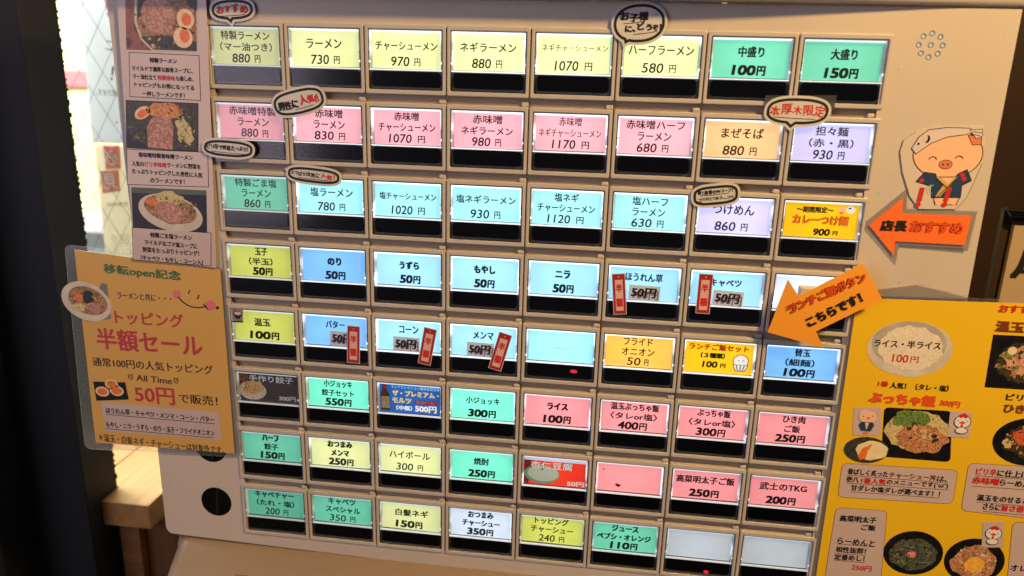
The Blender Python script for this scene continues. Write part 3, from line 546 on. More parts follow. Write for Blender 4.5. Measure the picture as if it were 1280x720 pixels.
patch(*(-68.5, -37.9, 7.95, 4.50), R_(-1), 'grey paper patch reading 50円 on the sweetcorn button')
patch(*(-24.1, -38.1, 8.01, 4.41), R_(-1), 'grey paper patch reading 50円 on the bamboo shoot button')
# little bowl sticker
root = empty('bowl_sticker', (-170, -.3, -27)); tag(root, 'tiny square sticker of a rice bowl at the corner of the yellow 100 yen button', 'sticker')
b = MB(); q = [(-176.2, -22.7), (-169.1, -22.8), (-169.7, -30.4), (-176.3, -30.3)]; b.slab(q, -.5, -.3, mat('bowl_sticker_paper', (.55, .50, .50), .5, coat=.3)); b.build('paper', root)
b = MB(); b.poly(ell(*(-172.7, -26.0, 2.81, 1.84)), -.55, INK); b.poly(ell(*(-172.6, -25.5, 2.25, 1.13)), -.58, STRIPW); b.poly([(-175.0, -26.7), (-170.2, -26.7), (-171.6, -29.0), (-174.1, -28.9)], -.56, INK); b.line([(-174.8, -23.9), (-171.3, -24.4)], .4, -.56, INK); b.line([(-176.3, -30.9), (-169.7, -30.7)], 1.0, -.56, INK); b.build('printed_bowl', root)
root = empty('clear_tape', ((138.6, 109.7)[0], -.3, (138.6, 109.7)[1])); tag(root, 'strip of shiny clear tape across the bottom of the teal 150 yen button', 'tape')
b = MB(); b.slab([(121.5, 111.1), (156.3, 112.2), (156.3, 106.3), (121.2, 106.4)], -.42, -.32, clear('shiny_tape', 1.0, .08, (.97, .95, .9), haze=.06)); b.build('tape', root)
# orange arrows
ORA = mat('orange_paper', (.98, .47, .19), .45, .05, 40, coat=.5); ORB = mat('amber_paper', (.99, .66, .20), .45, .05, 40, coat=.5)
OUTL = mat('dark_red_outline_ink', (.50, .12, .06), .5)
root = empty('arrow_sign', (205, -1, 46)); tag(root, 'orange paper arrow pointing left on the panel under the pig sticker', 'sign')
A1 = [(181.5, 46.6), (196.2, 62.1), (197.1, 53.8), (231.1, 54.2), (230.3, 38.6), (195.8, 38.8), (196.2, 31.1)]
b = MB(); b.slab(A1, -1.5, -1.2, ORA); b.build('paper', root)
b = MB(); b.slab(off_pts(A1, 2.6), -1.15, -.95, clear('thin_clear_film', .6, .12, haze=.015)); b.slab([(198.1, 37.2), (230.2, 36.9), (230.7, 34.3), (198.4, 35.5)], -.8, -.6, clear('thin_clear_film', .6, .12, haze=.015)); b.build('clear_laminate', root)
b = MB(); b.text('店長', 193.8, 47.0, 13.5, 6.30, INK, 0.0222, -1.6, 4, .05); b.text('おすすめ', 214.8, 47.2, 26.3, 6.39, OUTL, 0.0038, -1.6, 4.4, .05); b.text('おすすめ', 214.8, 47.2, 26.3, 5.96, ORANGERED, 0.0038, -1.75, 1.6, .05); b.build('lettering', root)
root = empty('arrow_sign', (160, -6, 3)); tag(root, 'amber paper arrow pointing down left across the blank white button', 'sign')
A2 = [(135.5, -13.9), (142.5, 16.5), (148.9, 7.8), (179.1, 27.4), (191.6, 8.8), (160.4, -11.3), (165.4, -20.5)]
b = MB(); n = len(A2); vs = [(p[0], -7.2+0.09*max(0, 150-p[0])*.9, p[1]) for p in A2]
if sum(A2[i][0]*A2[(i+1) % n][1]-A2[(i+1) % n][0]*A2[i][1] for i in range(n)) < 0: vs = vs[::-1]
b.raw(vs+[(v[0], v[1]+.35, v[2]) for v in vs], [tuple(range(n)), tuple(range(2*n-1, n-1, -1))]+[(i, i+n, (i+1) % n+n, (i+1) % n) for i in range(n)], ORB)
b.box(150, 172, -6.8, -.2, 0, 12, mat('foam_tape', (.8, .75, .65), .7)); b.build('paper', root)
b = MB(); b.text('ランチご飯ボタン', 162.9, 10.4, 42.5, 6.20, OUTL, 0.5162, -7.4, 4.2); b.text('ランチご飯ボタン', 162.9, 10.4, 42.5, 5.76, ORANGERED, 0.5162, -7.55, 1.2); b.text('こちらです！', 167.9, 1.2, 30.9, 6.13, INK, 0.5637, -7.4, 4.4); b.build('lettering', root)
# cartoon pig cut-out (plain stand-in)
root = empty('pig_sticker', (211, -1, 76)); tag(root, 'laminated cut-out of a smiling cartoon pig in a blue coat on the panel', 'sticker')
PIGB = [(191.1, 85.2), (192.1, 91.3), (197.2, 95.4), (205.8, 98.5), (229.1, 99.3), (231.0, 90.7), (231.3, 80.8), (228.7, 69.7), (226.8, 63.1), (222.8, 57.1), (205.0, 56.2), (199.2, 63.0), (193.8, 75.2)]
b = MB(); b.line(PIGB[:3], .25, -1.14, SMOKE); b.line(PIGB[6:]+PIGB[:1], .25, -1.14, SMOKE); b.slab(PIGB, -1.1, -.8, mat('clear_backed_paper', (.84, .79, .74), .35, .04, 30, coat=.4)); b.build('laminated_paper', root)
SKIN = mat('pig_skin_print', (.96, .76, .62), .5, .06, 60); BLUE = mat('coat_blue_print', (.13, .24, .38), .5, .25, 300); CLOTH = mat('cloth_print', (.86, .80, .80), .5, .06); SN = mat('snout_print', (.86, .50, .34), .5); GOLD = mat('gold_print', (.82, .68, .38), .5, .3, 600)
b = MB()
head = ell(*(214.2, 84.9, 16.36, 12.18), 40); b.poly(off_pts(head, .5), -1.16, INK); b.poly(head, -1.2, SKIN); b.build('printed_head', root)
b = MB(); ear = [(222.5, 94.4), (228.5, 94.6), (228.9, 90.3), (225.1, 90.1)]; b.poly(off_pts(ear, .35), -1.24, INK); b.poly(ear, -1.27, SN)
cap = [(196.6, 87.0), (199.1, 92.7), (203.1, 96.4), (211.6, 97.9), (221.8, 97.9), (225.9, 96.5), (220.8, 95.1), (212.4, 93.6), (205.3, 90.2), (198.9, 84.7)]
b.poly(off_pts(cap, .4), -1.3, INK); b.poly(cap, -1.34, CLOTH); knot = [(222.7, 97.1), (228.3, 97.7), (228.8, 94.6), (226.4, 93.3)]; b.poly(off_pts(knot, .3), -1.35, INK); b.poly(knot, -1.38, CLOTH)
b.line([(224.0, 96.4), (228.2, 96.1)], .35, -1.42, INK); b.line([(224.2, 95.2), (227.7, 94.6)], .35, -1.42, INK)
b.poly(ell(*(199.3, 89.5, 0.62, 0.65), 10), -1.4, INK); b.poly(ell(*(203.1, 92.1, 1.37, 1.98), 14), -1.4, INK); b.poly(ell(*(202.1, 92.4, 1.17, 1.79), 14), -1.43, CLOTH); b.build('printed_headcloth', root)
b = MB(); b.poly(ell(*(214.0, 79.7, 3.36, 2.41), 20), -1.26, INK); b.poly(ell(*(214.0, 79.7, 3.04, 2.08), 20), -1.3, SN); b.poly(ell(*(212.8, 79.6, 0.46, 0.61), 8), -1.33, INK); b.poly(ell(*(215.1, 79.7, 0.46, 0.61), 8), -1.33, INK)
def arc(px, rx, rz, a0, a1, n=8): return [(px[0]+rx*math.cos(R_(a0+(a1-a0)*i/n)), px[1]+rz*math.sin(R_(a0+(a1-a0)*i/n))) for i in range(n+1)]
b.line(arc((207.4, 81.8), 1.8, 1.5, 10, 170), .45, -1.3, INK); b.line(arc((219.9, 82.7), 1.8, 1.5, 10, 170), .45, -1.3, INK); b.build('printed_face', root)
b = MB(); coat = [(204.7, 75.2), (209.8, 74.6), (210.8, 73.0), (220.0, 73.4), (220.9, 75.1), (224.7, 77.3), (227.5, 72.1), (223.4, 69.5), (223.7, 63.4), (210.2, 62.7), (209.3, 68.5), (201.5, 70.6)]
b.poly(off_pts(coat, .4), -1.26, INK); b.poly(coat, -1.3, BLUE); b.poly([(210.4, 73.4), (212.7, 73.1), (220.0, 73.4), (221.1, 73.9), (217.1, 68.0), (214.0, 63.3), (211.7, 63.2), (214.6, 69.1)], -1.36, GOLD); b.poly([(213.2, 72.9), (219.3, 73.2), (216.8, 69.6)], -1.39, SKIN)
b.line([(210.4, 73.0), (216.8, 67.6)], .4, -1.42, INK); b.line([(220.8, 73.5), (212.5, 62.8)], .4, -1.42, INK)
for p in ((224.0, 72.8), (203.8, 71.1), (222.9, 74.8)): b.poly(ell(p[0], p[1], 1.2, 1.1, 10), -1.36, RED)
for k in (0, 1.2): b.line(arc(((208.8, 66.8)[0]+k, (208.8, 66.8)[1]), 1.4, 2.2, 100, 260), .3, -1.36, WHITE)
b.build('printed_coat', root)
b = MB(); belly = [(211.0, 62.4), (223.4, 62.9), (222.9, 59.2), (213.2, 58.7)]; b.poly(belly, -1.2, SKIN); b.line([(211.0, 62.4), (212.4, 58.7)], .4, -1.24, INK); b.line([(223.4, 62.9), (222.5, 59.2)], .4, -1.24, INK); b.line([(215.5, 59.3), (220.9, 59.3)], .35, -1.24, INK); b.build('printed_belly', root)
b = MB()
for (p, q_, c_) in (((204.8, 67.0), (204.3, 60.8), (204.0, 58.7)), ((217.9, 67.6), (217.0, 61.4), (216.8, 59.3))): b.line([p, q_], 2.2, -1.45, RED); b.poly(ell(c_[0], c_[1], 1.35, 1.35, 12), -1.45, RED)
b.build('printed_exclamation_mark', root)
root.location.y += .0014; bpy.data.objects['arrow_sign'].location.y += .0014
# big clear film taped below the arrow
root = empty('clear_film', (215, -.2, 12)); tag(root, 'empty clear film taped to the panel above the yellow menu', 'plastic film')
b = MB(); b.slab([(191.8, 12.4), (211.4, 16.3), (226.3, 13.7), (241.3, 10.2), (241.8, 7.2), (191.2, 5.2)], .1, .35, clear('thin_clear_film', .6, .12, haze=.015)); b.build('film', root)

# ================================================================ posters
PINKP = mat('poster_pink_white', (.80, .72, .71), .45, .07, 30, .5, 22, coat=.6); ORP = mat('poster_orange', (.85, .67, .34), .5, .08, 16, .6, 16, coat=.6); YEL = mat('poster_yellow', (.94, .77, .10), .5, .06, 14, .6, 14, coat=.6)
GREEN = mat('green_ink', (.16, .44, .24), .5); MAG = mat('crimson_ink', (.74, .20, .28), .5); PINKI = mat('pink_ink', (.88, .45, .50), .5); BRN = mat('brown_ink', (.48, .22, .08), .5)
SOUP = food('soup_print', ['8a6038', 'c09868', '5a3c24', 'b88850'], 330); PORK = food('pork_print', ['a87464', 'd0a090', '946050', 'c89484'], 260); DARKF = food('dark_food_print', ['14120e', '2e2a20', '50482e', '181410'], 420); EGGW = food('egg_white_print', ['e8c8a0', 'f0dcc0'], 200); YOLK = food('yolk_print', ['e06428', 'f08a3c'], 300); NORI = food('nori_print', ['181c18', '2c3028'], 300)
RICE = food('rice_print', ['e8dcc4', 'f4ecdc', 'd0c0a4', 'fff8ea'], 900); BOWLW = food('bowl_white_print', ['c8c0b4', 'dcd4c8'], 60); GREENF = food('green_onion_print', ['2c4420', '5a7a38', '88a058', '243018'], 700); MEAT = food('meat_print', ['8a4a2c', 'c88058', 'e0a880', '5a2c18', 'd09068'], 520); SPROUT = food('sprout_print', ['b8a060', 'e0d098', '8a7038'], 500); BLKB = food('black_bowl_print', ['0c0c0e', '1c1a1a'], 80); SEAW = food('seaweed_print', ['101210', '3c4438', '6a6e60', '181a14'], 520); BACKT = food('table_print', ['7a5040', '9a6048', '54382c'], 120)
root = empty('ramen_poster', (-208, -1.6, 5)); tag(root, 'tall narrow laminated poster with three ramen photos at the top left of the panel', 'poster')
b = MB(); b.slab([(-228.5, 156.3), (-176.7, 157.0), (-183.5, 2.3), (-235.0, 5.8)], -1.5, -1.2, PINKP); b.build('laminated_sheet', root)
def bits(e_, n, y, mats, s0=.5, s1=1.4, seed=1, asp=.6):
    rnd = random.Random(seed)
    for i in range(n):
        a = rnd.uniform(0, 6.283); k = math.sqrt(rnd.random()); b.poly(ell(e_[0]+e_[2]*k*math.cos(a), e_[1]+e_[3]*k*math.sin(a), rnd.uniform(s0, s1), rnd.uniform(s0, s1)*asp, 6, rnd.uniform(0, 3), .3, i+seed), y-.0015*i, mats[i % len(mats)])
CHAR1 = food('char_print', ['4a2c1c', '7a5038', '2c1a12'], 300)
b = MB(); b.poly([(-223.3, 157.2), (-181.6, 157.7), (-184.1, 125.1), (-226.1, 125.4)], -1.55, BACKT); 
b.poly([(-217.7, 157.2), (-181.6, 157.7), (-184.1, 125.1), (-210.9, 125.3), (-216.9, 130.7), (-219.7, 139.9)], -1.6, BOWLW); b.poly([(-216.3, 157.3), (-182.1, 157.7), (-184.5, 125.5), (-209.9, 125.8), (-215.4, 131.6), (-218.2, 139.9)], -1.65, SOUP); b.poly([(-215.8, 157.3), (-195.9, 157.5), (-208.1, 150.8), (-217.6, 141.6)], -1.7, NORI); b.poly([(-216.7, 132.4), (-205.3, 133.4), (-196.0, 132.8), (-184.1, 130.5), (-184.5, 125.5), (-209.9, 125.8)], -1.7, DARKF)
bits((-202.3, 139.4, 18.80, 13.22), 60, -1.71, (SPROUT, SOUP, DARKF, CHAR1, GREENF), .4, 1.6, 3); b.poly(ell(*(-205.2, 143.5, 9.87, 9.89), 24, .3, .06, 5), -1.82, PORK); bits((-205.2, 143.5, 7.05, 7.42), 12, -1.83, (PORK, food('pork_fat_print', ['d8b0a0', 'c89888'], 300)), .6, 2.2, 8); b.line([(-205.9, 136.4), (-199.3, 136.9), (-196.1, 140.7)], .8, -1.8, BRN); b.poly(ell(*(-189.5, 142.1, 5.06, 5.48), 18), -1.83, EGGW); b.poly(ell(*(-189.0, 142.1, 2.82, 3.37), 16), -1.86, YOLK); b.poly(ell(*(-191.8, 132.5, 5.64, 5.48), 18), -1.83, EGGW); b.poly(ell(*(-190.8, 133.3, 2.99, 3.59), 16), -1.86, YOLK); b.poly([(-190.8, 157.6), (-181.6, 157.7), (-182.7, 146.3), (-187.0, 148.7)], -1.7, NORI)
b.build('printed_photo', root)
b = MB(); b.poly([(-229.8, 98.0), (-186.1, 97.6), (-188.5, 70.4), (-232.5, 70.9)], -1.55, BLKB); b.poly([(-229.3, 97.5), (-186.6, 97.1), (-188.9, 71.3), (-216.7, 71.1), (-227.8, 77.0), (-231.1, 82.3)], -1.6, DARKF); b.poly(ell(*(-220.3, 91.2, 5.39, 3.17), 18, .5), -1.65, EGGW); b.poly(ell(*(-220.4, 90.7, 3.36, 2.03), 14, .5), -1.7, YOLK); b.poly(ell(*(-206.6, 93.0, 10.56, 4.52), 20, 0, .12, 3), -1.65, food('chili_print', ['c05830', 'e09050', 'b89848'], 300)); b.poly([(-219.0, 71.9), (-218.3, 83.7), (-214.8, 88.7), (-208.8, 90.2), (-203.7, 88.6), (-202.2, 84.2), (-204.0, 71.1)], -1.72, PORK); b.poly(ell(*(-195.7, 81.8, 4.80, 7.68), 16, .3, .25, 9), -1.65, SPROUT); bits((-195.6, 82.7, 5.76, 9.94), 34, -1.66, (SPROUT, GREENF, CHAR1), .3, 1.8, 5, .3); bits((-224.5, 79.8, 5.88, 5.43), 20, -1.66, (GREENF, CHAR1, DARKF), .4, 1.3, 6); bits((-206.6, 93.0, 11.52, 4.07), 34, -1.66, (food('chili_print', ['c05830'], 300), SPROUT, CHAR1, SOUP), .4, 1.4, 7); bits((-210.4, 79.5, 4.90, 6.34), 10, -1.8, (PORK, food('pork_fat_print', ['d8b0a0'], 300)), .6, 1.8, 9)
b.build('printed_photo', root)
b = MB(); b.poly([(-232.1, 48.3), (-185.6, 48.5), (-187.3, 23.0), (-233.9, 23.9)], -1.55, BLKB); b.poly([(-232.1, 48.3), (-185.6, 48.5), (-185.8, 45.7), (-232.5, 45.0)], -1.58, mat('photo_teal', (.35, .40, .38), .5)); b.poly(ell(*(-209.1, 34.2, 20.04, 10.87), 30, -.18), -1.6, BOWLW); b.poly(ell(*(-208.9, 36.2, 16.53, 8.04), 28, -.18), -1.65, SOUP); b.poly(ell(*(-209.3, 42.7, 8.52, 4.25), 20, 0, .14, 2), -1.7, SPROUT); b.poly(ell(*(-209.6, 34.2, 9.51, 6.27), 20, -.2, .06, 4), -1.75, PORK); b.poly(ell(*(-220.0, 39.9, 4.50, 1.89), 14, -.2), -1.78, YOLK); bits((-206.2, 38.2, 15.01, 5.67), 46, -1.71, (SPROUT, SOUP, GREENF, CHAR1, SOUP), .4, 1.5, 4); b.poly(ell(*(-209.6, 34.2, 9.51, 5.79), 20, -.2, .06, 4), -1.83, PORK); bits((-209.6, 34.2, 6.51, 3.86), 10, -1.84, (PORK, food('pork_fat_print', ['d8b0a0'], 300)), .6, 1.8, 2)
b.build('printed_photo', root)
for q_ in ([(-224.8, 124.1), (-183.3, 123.4), (-184.5, 98.9), (-227.1, 99.8)], [(-232.5, 70.5), (-182.7, 70.6), (-183.9, 50.4), (-234.5, 49.6)], [(-234.4, 24.4), (-184.7, 23.6), (-186.4, 3.2), (-236.2, 4.2)]):
    b = MB(); b.poly(q_, -1.58, INK); b.poly(off_pts(q_, -.35), -1.62, PINKP); b.build('text_box', root)
b = MB()
def TT(t, cx, cz, w, h, m, ang, y, bold=1.4, slant=0.0): b.text(t, cx, cz, w, h, m, ang, y, bold, slant)
TT('特製ラーメン', -204.8, 120.0, 16.0, 2.81, INK, -0.0125, -1.7, 2.4)
TT('マイルドで濃厚な豚骨スープに、', -205.9, 115.2, 36.1, 2.81, INK, -0.0222, -1.7, 1.8)
TT('マー油仕立て', -216.8, 111.0, 14.3, 2.87, INK, -0.0350, -1.7, 1.8); TT('特製香味', -203.8, 110.7, 10.5, 2.81, RED, -0.0190, -1.7, 1.8); TT('も楽しめ、', -193.0, 110.6, 10.4, 2.81, INK, -0.0192, -1.7, 1.8)
TT('トッピングもお得になってる', -205.6, 106.3, 35.7, 2.81, INK, -0.0308, -1.7, 1.8); TT('一押しラーメンです！', -206.5, 101.7, 25.4, 2.88, INK, -0.0118, -1.7, 1.8)
TT('香味噌特製香味噌ラーメン', -208.8, 67.2, 33.2, 3.01, INK, -0.0151, -1.7, 1.8); TT('人気の', -226.3, 62.2, 7.4, 3.01, INK, -0.0135, -1.7, 1.8); TT('ピリ辛味噌', -215.4, 62.1, 13.3, 3.01, RED, -0.0150, -1.7, 1.8); TT('ラーメンに野菜を', -198.1, 62.1, 20.5, 3.00, INK, -0.0146, -1.7, 1.8)
TT('たっぷりトッピングした男性に人気', -208.8, 57.5, 43.3, 3.07, INK, -0.0162, -1.7, 1.8); TT('のラーメンです！', -209.0, 52.9, 21.2, 3.01, INK, -0.0094, -1.7, 1.8)
TT('特製ごま塩ラーメン', -210.1, 20.1, 26.1, 3.20, INK, -0.0192, -1.7, 2); TT('マイルドなゴマ塩スープに', -210.6, 15.4, 33.2, 3.20, INK, -0.0331, -1.7, 1.8); TT('野菜をたっぷりトッピング！', -211.2, 10.9, 35.9, 3.26, INK, -0.0167, -1.7, 1.8); TT('（キャベツ・もやし・コーン入）', -211.1, 5.7, 39.5, 3.20, INK, -0.0278, -1.7, 1.8)
b.build('lettering', root)

root = empty('topping_poster', (-230, -2.6, -60)); tag(root, 'orange laminated half price topping sale poster hanging off the left edge of the machine', 'poster')
b = MB(); b.slab([(-274.4, 8.2), (-181.6, 1.2), (-181.8, -120.0), (-277.2, -121.0)], -2.7, -2.4, ORP); b.build('printed_sheet', root)
b = MB(); b.slab(quadrect([(-280.7, 11.3), (-178.9, 3.8), (-177.7, -122.5), (-285.8, -126.4)], 5), -2.35, -2.15, LAMI); b.build('clear_laminate', root)
b = MB(); b.poly([(-259.2, -11.7), (-255.6, -12.2), (-255.8, -34.7), (-272.7, -37.5)], -2.8, food('photo_grey_print', ['6a6e68', '8a8c80'], 80)); b.slab(ell(*(-270.9, -24.4, 16.48, 12.33), 36, -.25), -2.85, -2.3, BOWLW); b.poly(ell(*(-269.8, -23.8, 13.00, 8.90), 30, -.25), -2.9, SOUP); b.poly(ell(*(-269.0, -21.7, 3.79, 4.72), 12, 0, .1), -2.95, NORI); b.poly(ell(*(-266.1, -28.2, 5.32, 3.67), 14, 0, .08), -2.97, PORK); b.poly(ell(*(-275.4, -22.1, 2.71, 2.36), 12), -2.96, YOLK); b.poly(ell(*(-276.3, -28.4, 4.87, 2.67), 12, 0, .2), -2.95, SPROUT); bits((-270.4, -24.4, 10.82, 7.35), 30, -2.91, (SPROUT, SOUP, CHAR1, GREENF), .3, 1.1, 11); b.build('printed_photo', root)
b = MB(); b.poly([(-273.2, -77.8), (-251.3, -76.6), (-250.2, -88.3), (-272.7, -91.0)], -2.8, BLKB)
for e_ in (((-260.8, -78.7, 4.53, 3.33)), ((-267.7, -84.2, 4.75, 3.44)), ((-257.7, -82.9, 4.75, 3.55))): b.poly(ell(*e_, 18), -2.85, EGGW); b.poly(ell(e_[0], e_[1], e_[2]*.72, e_[3]*.72, 16), -2.9, YOLK)
b.build('printed_photo', root)
b = MB(); b.poly([(-269.5, -91.6), (-190.2, -92.0), (-189.7, -111.3), (-269.3, -112.0)], -2.78, PINKP); b.build('text_box', root)
b = MB(); Y_ = -2.85
TT('移転open記念', -231.7, -3.7, 49.7, 7.03, GREEN, -0.0402, Y_, 1.4); TT('ラーメンと共に・・・', -232.1, -19.0, 35.3, 4.61, INK, -0.0085, Y_, .6)
TT('トッピング', -230.5, -33.0, 45.0, 8.88, MAG, 0.0000, Y_, 1.0); TT('半額セール', -232.1, -48.2, 70.1, 14.37, MAG, -0.0029, Y_, 1.2)
TT('通常100円の人気トッピング', -231.7, -63.8, 80.4, 6.13, INK, 0.0037, Y_, .7); TT('All Time', -231.3, -73.0, 24.0, 4.34, INK, -0.0208, Y_, .7)
for cx_, cz_ in ((-247.1, -72.8), (-216.6, -72.8)): b.ring(ell(cx_, cz_, 1.6, 1.7, 14), ell(cx_, cz_, 1.2, 1.3, 14), Y_, INK); b.line([(cx_, cz_+.8), (cx_, cz_), (cx_+.7, cz_)], .25, Y_-.02, INK); b.line([(cx_-1.6, cz_+1.5), (cx_-.8, cz_+2.1)], .35, Y_, INK); b.line([(cx_+1.6, cz_+1.5), (cx_+.8, cz_+2.1)], .35, Y_, INK)
TT('50円', -232.2, -84.0, 26.9, 11.62, MAG, 0.0037, Y_, 1.0); TT('で販売！', -203.1, -84.4, 26.0, 6.63, INK, 0.0000, Y_, .8)
TT('ほうれん草・キャベツ・メンマ・コーン・バター', -230.1, -97.3, 73.6, 4.22, INK, -0.0041, Y_, 1.4); TT('もやし・ニラ・うずら・のり・玉子・フライドオニオン', -231.1, -107.0, 74.0, 4.22, INK, 0.0027, Y_, 1.4)
b.line([(-267.2, -100.0), (-193.6, -100.2)], .4, Y_, INK); b.line([(-268.5, -110.2), (-194.9, -110.1)], .4, Y_, INK)
TT('＊温玉・白髪ネギ・チャーシューは対象外です。', -231.5, -117.6, 85.8, 5.54, INK, -0.0198, Y_, .3); b.build('lettering', root)
b = MB(); p0, p1, p2 = (-209.2, -18.4), (-202.0, -24.0), (-192.1, -22.3); b.line([((1-t)**2*p0[0]+2*t*(1-t)*(p1[0]-1)+t*t*p2[0], (1-t)**2*p0[1]+2*t*(1-t)*(p1[1]-2)+t*t*p2[1]) for t in [i/10 for i in range(11)]], .7, Y_, INK)
b.line([(-210.1, -17.4), (-208.7, -18.8)], .6, Y_, INK); b.line([(-194.1, -20.9), (-191.3, -24.3)], .6, Y_, INK); b.poly(ell(*(-210.7, -15.9, 2.55, 2.56), 16, 0, .1), Y_+.02, PINKI); b.poly(ell(*(-189.5, -21.6, 3.33, 3.26), 16, 0, .1), Y_+.02, PINKI)
b.line([(-202.0, -12.9), (-203.0, -14.9)], .7, Y_, INK); b.line([(-196.4, -15.5), (-197.4, -17.8)], .8, Y_, INK); b.poly(ell(*(-185.1, -22.8, 1.02, 1.02), 10), Y_, INK); b.build('printed_smiley', root)

root.location.y += .0022
root = empty('rice_menu_poster', (235, -2.6, -90)); tag(root, 'yellow laminated menu poster of rice dishes over the right edge of the machine', 'poster')
b = MB(); b.slab([(181.0, 6.8), (283.0, 9.7), (318.3, -192.6), (182.3, -211.0)], -2.7, -2.4, YEL); b.build('printed_sheet', root)
b = MB(); b.slab([(177.1, 8.4), (284.9, 11.8), (320.7, -195.6), (179.0, -214.9)], -2.35, -2.15, LAMI); b.build('clear_laminate', root)
b = MB(); b.poly(ell(*(212.2, -20.1, 22.06, 15.87), 40), -2.8, BOWLW); b.poly([(205.6, -33.6), (224.8, -32.1), (219.2, -35.8), (211.9, -36.4)], -2.82, BOWLW); b.poly(ell(*(211.4, -17.4, 19.32, 13.03), 40), -2.85, food('bowl_inside_print', ['a8a49c', 'c0bab0'], 60)); b.poly(ell(*(212.5, -19.6, 16.44, 12.56), 36, 0, .06, 3), -2.9, RICE); b.build('printed_photo', root)
b = MB(); b.poly(quadrect([(204.2, -55.1), (239.8, -54.5), (244.2, -85.3), (207.1, -85.3)], 3), -2.8, BLKB); b.poly(ell(*(223.6, -68.0, 17.30, 12.17), 36, -.05, .05, 8), -2.85, SPROUT); b.poly(ell(*(219.3, -62.0, 9.89, 6.31), 26, 0, .14, 5), -2.9, GREENF); b.poly(ell(*(226.9, -72.6, 13.59, 8.41), 30, -.05, .12, 6), -2.93, MEAT)
rnd = random.Random(4); c0 = (225.8, -71.2)
for i in range(26): b.poly(ell(c0[0]+rnd.gauss(0, 6.2), c0[1]+rnd.gauss(0, 3.4), rnd.uniform(1.2, 2.4), rnd.uniform(.8, 1.6), 7, rnd.uniform(0, 3), .25, i), -2.95-.004*i, (MEAT, SPROUT, DARKF, MEAT, food('pink_meat_print', ['d89878', 'e8b898'], 300))[i % 5])
b.build('printed_photo', root)
b = MB(); b.poly(ell(*(198.4, -81.9, 12.09, 8.08), 32), -2.98, food('bowl_striped_print', ['1a1a1a', '4a4844', '2a2a28'], 600)); b.poly(ell(*(201.4, -81.9, 8.64, 5.94), 24, 0, .05), -3.12, food('soft_egg_print', ['e8d4a0', 'f4e6c0'], 100)); b.poly([(194.2, -86.0), (196.5, -80.8), (201.6, -77.4), (199.3, -82.5), (198.7, -87.1), (195.8, -88.4)], -3.15, YOLK); b.build('printed_photo', root)
def critter(px, pz, s, kind, quad):
    global b
    b = MB(); b.poly(quad, -2.9, PINKP)
    if kind == 'pig':
        b.poly(ell(px, pz+3*s, 4.2*s, 3.2*s, 20), -3.2, SKIN); b.poly([(px-4.2*s, pz+3.4*s), (px-3.6*s, pz+6*s), (px-.5*s, pz+6.6*s), (px+1*s, pz+6*s), (px-1.5*s, pz+5*s)], -3.24, CLOTH); b.poly(ell(px+.3*s, pz+2.4*s, .9*s, .6*s, 10), -3.26, SN); b.poly(ell(px-2*s, pz+3.2*s, .3*s, .3*s, 8), -3.26, INK); b.poly(ell(px+2.2*s, pz+3.6*s, .3*s, .3*s, 8), -3.26, INK)
        b.poly([(px-2.6*s, pz+.2*s), (px-3.6*s, pz-1.5*s), (px-2*s, pz-4.4*s), (px+2.4*s, pz-4.4*s), (px+3.6*s, pz-1.2*s), (px+2.6*s, pz+.4*s)], -3.22, BLUE); b.poly([(px-.8*s, pz), (px+1*s, pz), (px+.2*s, pz-4*s)], -3.25, SKIN); b.poly(ell(px+.4*s, pz-5.4*s, 1.2*s, .7*s, 8), -3.23, SN)
    else:
        b.poly(ell(px, pz+1.6*s, 3.7*s, 3.3*s, 22), -3.18, INK); b.poly(ell(px, pz+1.6*s, 3.4*s, 3.0*s, 22), -3.2, WHITE); b.poly(ell(px+.2*s, pz-2.9*s, 2.8*s, 1.7*s, 18), -3.19, INK); b.poly(ell(px+.2*s, pz-2.8*s, 2.5*s, 1.4*s, 18), -3.21, WHITE)
        for k in (-1, 0, 1): b.poly(ell(px+k*1.0*s, pz+(4.9-abs(k)*.5)*s, .9*s, 1.0*s, 10), -3.23+.004*k, RED)
        b.poly([(px-1.6*s, pz+1.2*s), (px, pz+2*s), (px+1.6*s, pz+1.2*s), (px, pz+.1*s)], -3.24, ORANGERED); b.poly(ell(px-2*s, pz+2*s, .28*s, .28*s, 8), -3.24, INK); b.poly(ell(px+2*s, pz+2*s, .28*s, .28*s, 8), -3.24, INK); b.poly(ell(px, pz-.6*s, .6*s, .8*s, 8), -3.24, RED)
    b.build('printed_cartoon', root)
critter(*(196.3, -65.0), 1.15, 'pig', [(188.3, -56.5), (202.6, -55.2), (204.7, -72.6), (189.8, -73.5)])
critter(*(246.1, -62.1), 1.2, 'chick', [(238.9, -54.5), (250.5, -54.5), (251.2, -69.8), (239.9, -69.9)])
critter(*(274.6, -129.4), 1.2, 'chick', [(267.9, -120.8), (279.1, -119.6), (281.4, -136.0), (270.0, -137.3)])
b = MB(); b.poly(ell(*(233.8, -145.2, 16.45, 14.51), 36), -2.8, BLKB); b.poly(ell(*(233.9, -146.2, 13.28, 10.72), 30, 0, .06), -2.85, SEAW); bits((233.9, -146.2, 11.51, 9.11), 60, -2.86, (SEAW, DARKF, GREENF, BLKB), .3, 1.6, 21, .3); b.poly(ell(*(233.1, -146.3, 2.60, 2.15), 12, 0, .15), -2.9, food('roe_print', ['e07060', 'f0a090'], 300)); rnd = random.Random(3)
for i in range(14): a = rnd.uniform(0, 6.28); c1 = (234.0, -146.8); b.line([(c1[0]+8*math.cos(a), c1[1]+5*math.sin(a)), (c1[0]+11*math.cos(a+.5), c1[1]+7*math.sin(a+.5))], .35, -2.88-.003*i, mat('noodle_grey', (.55, .55, .48), .5))
b.build('printed_photo', root)
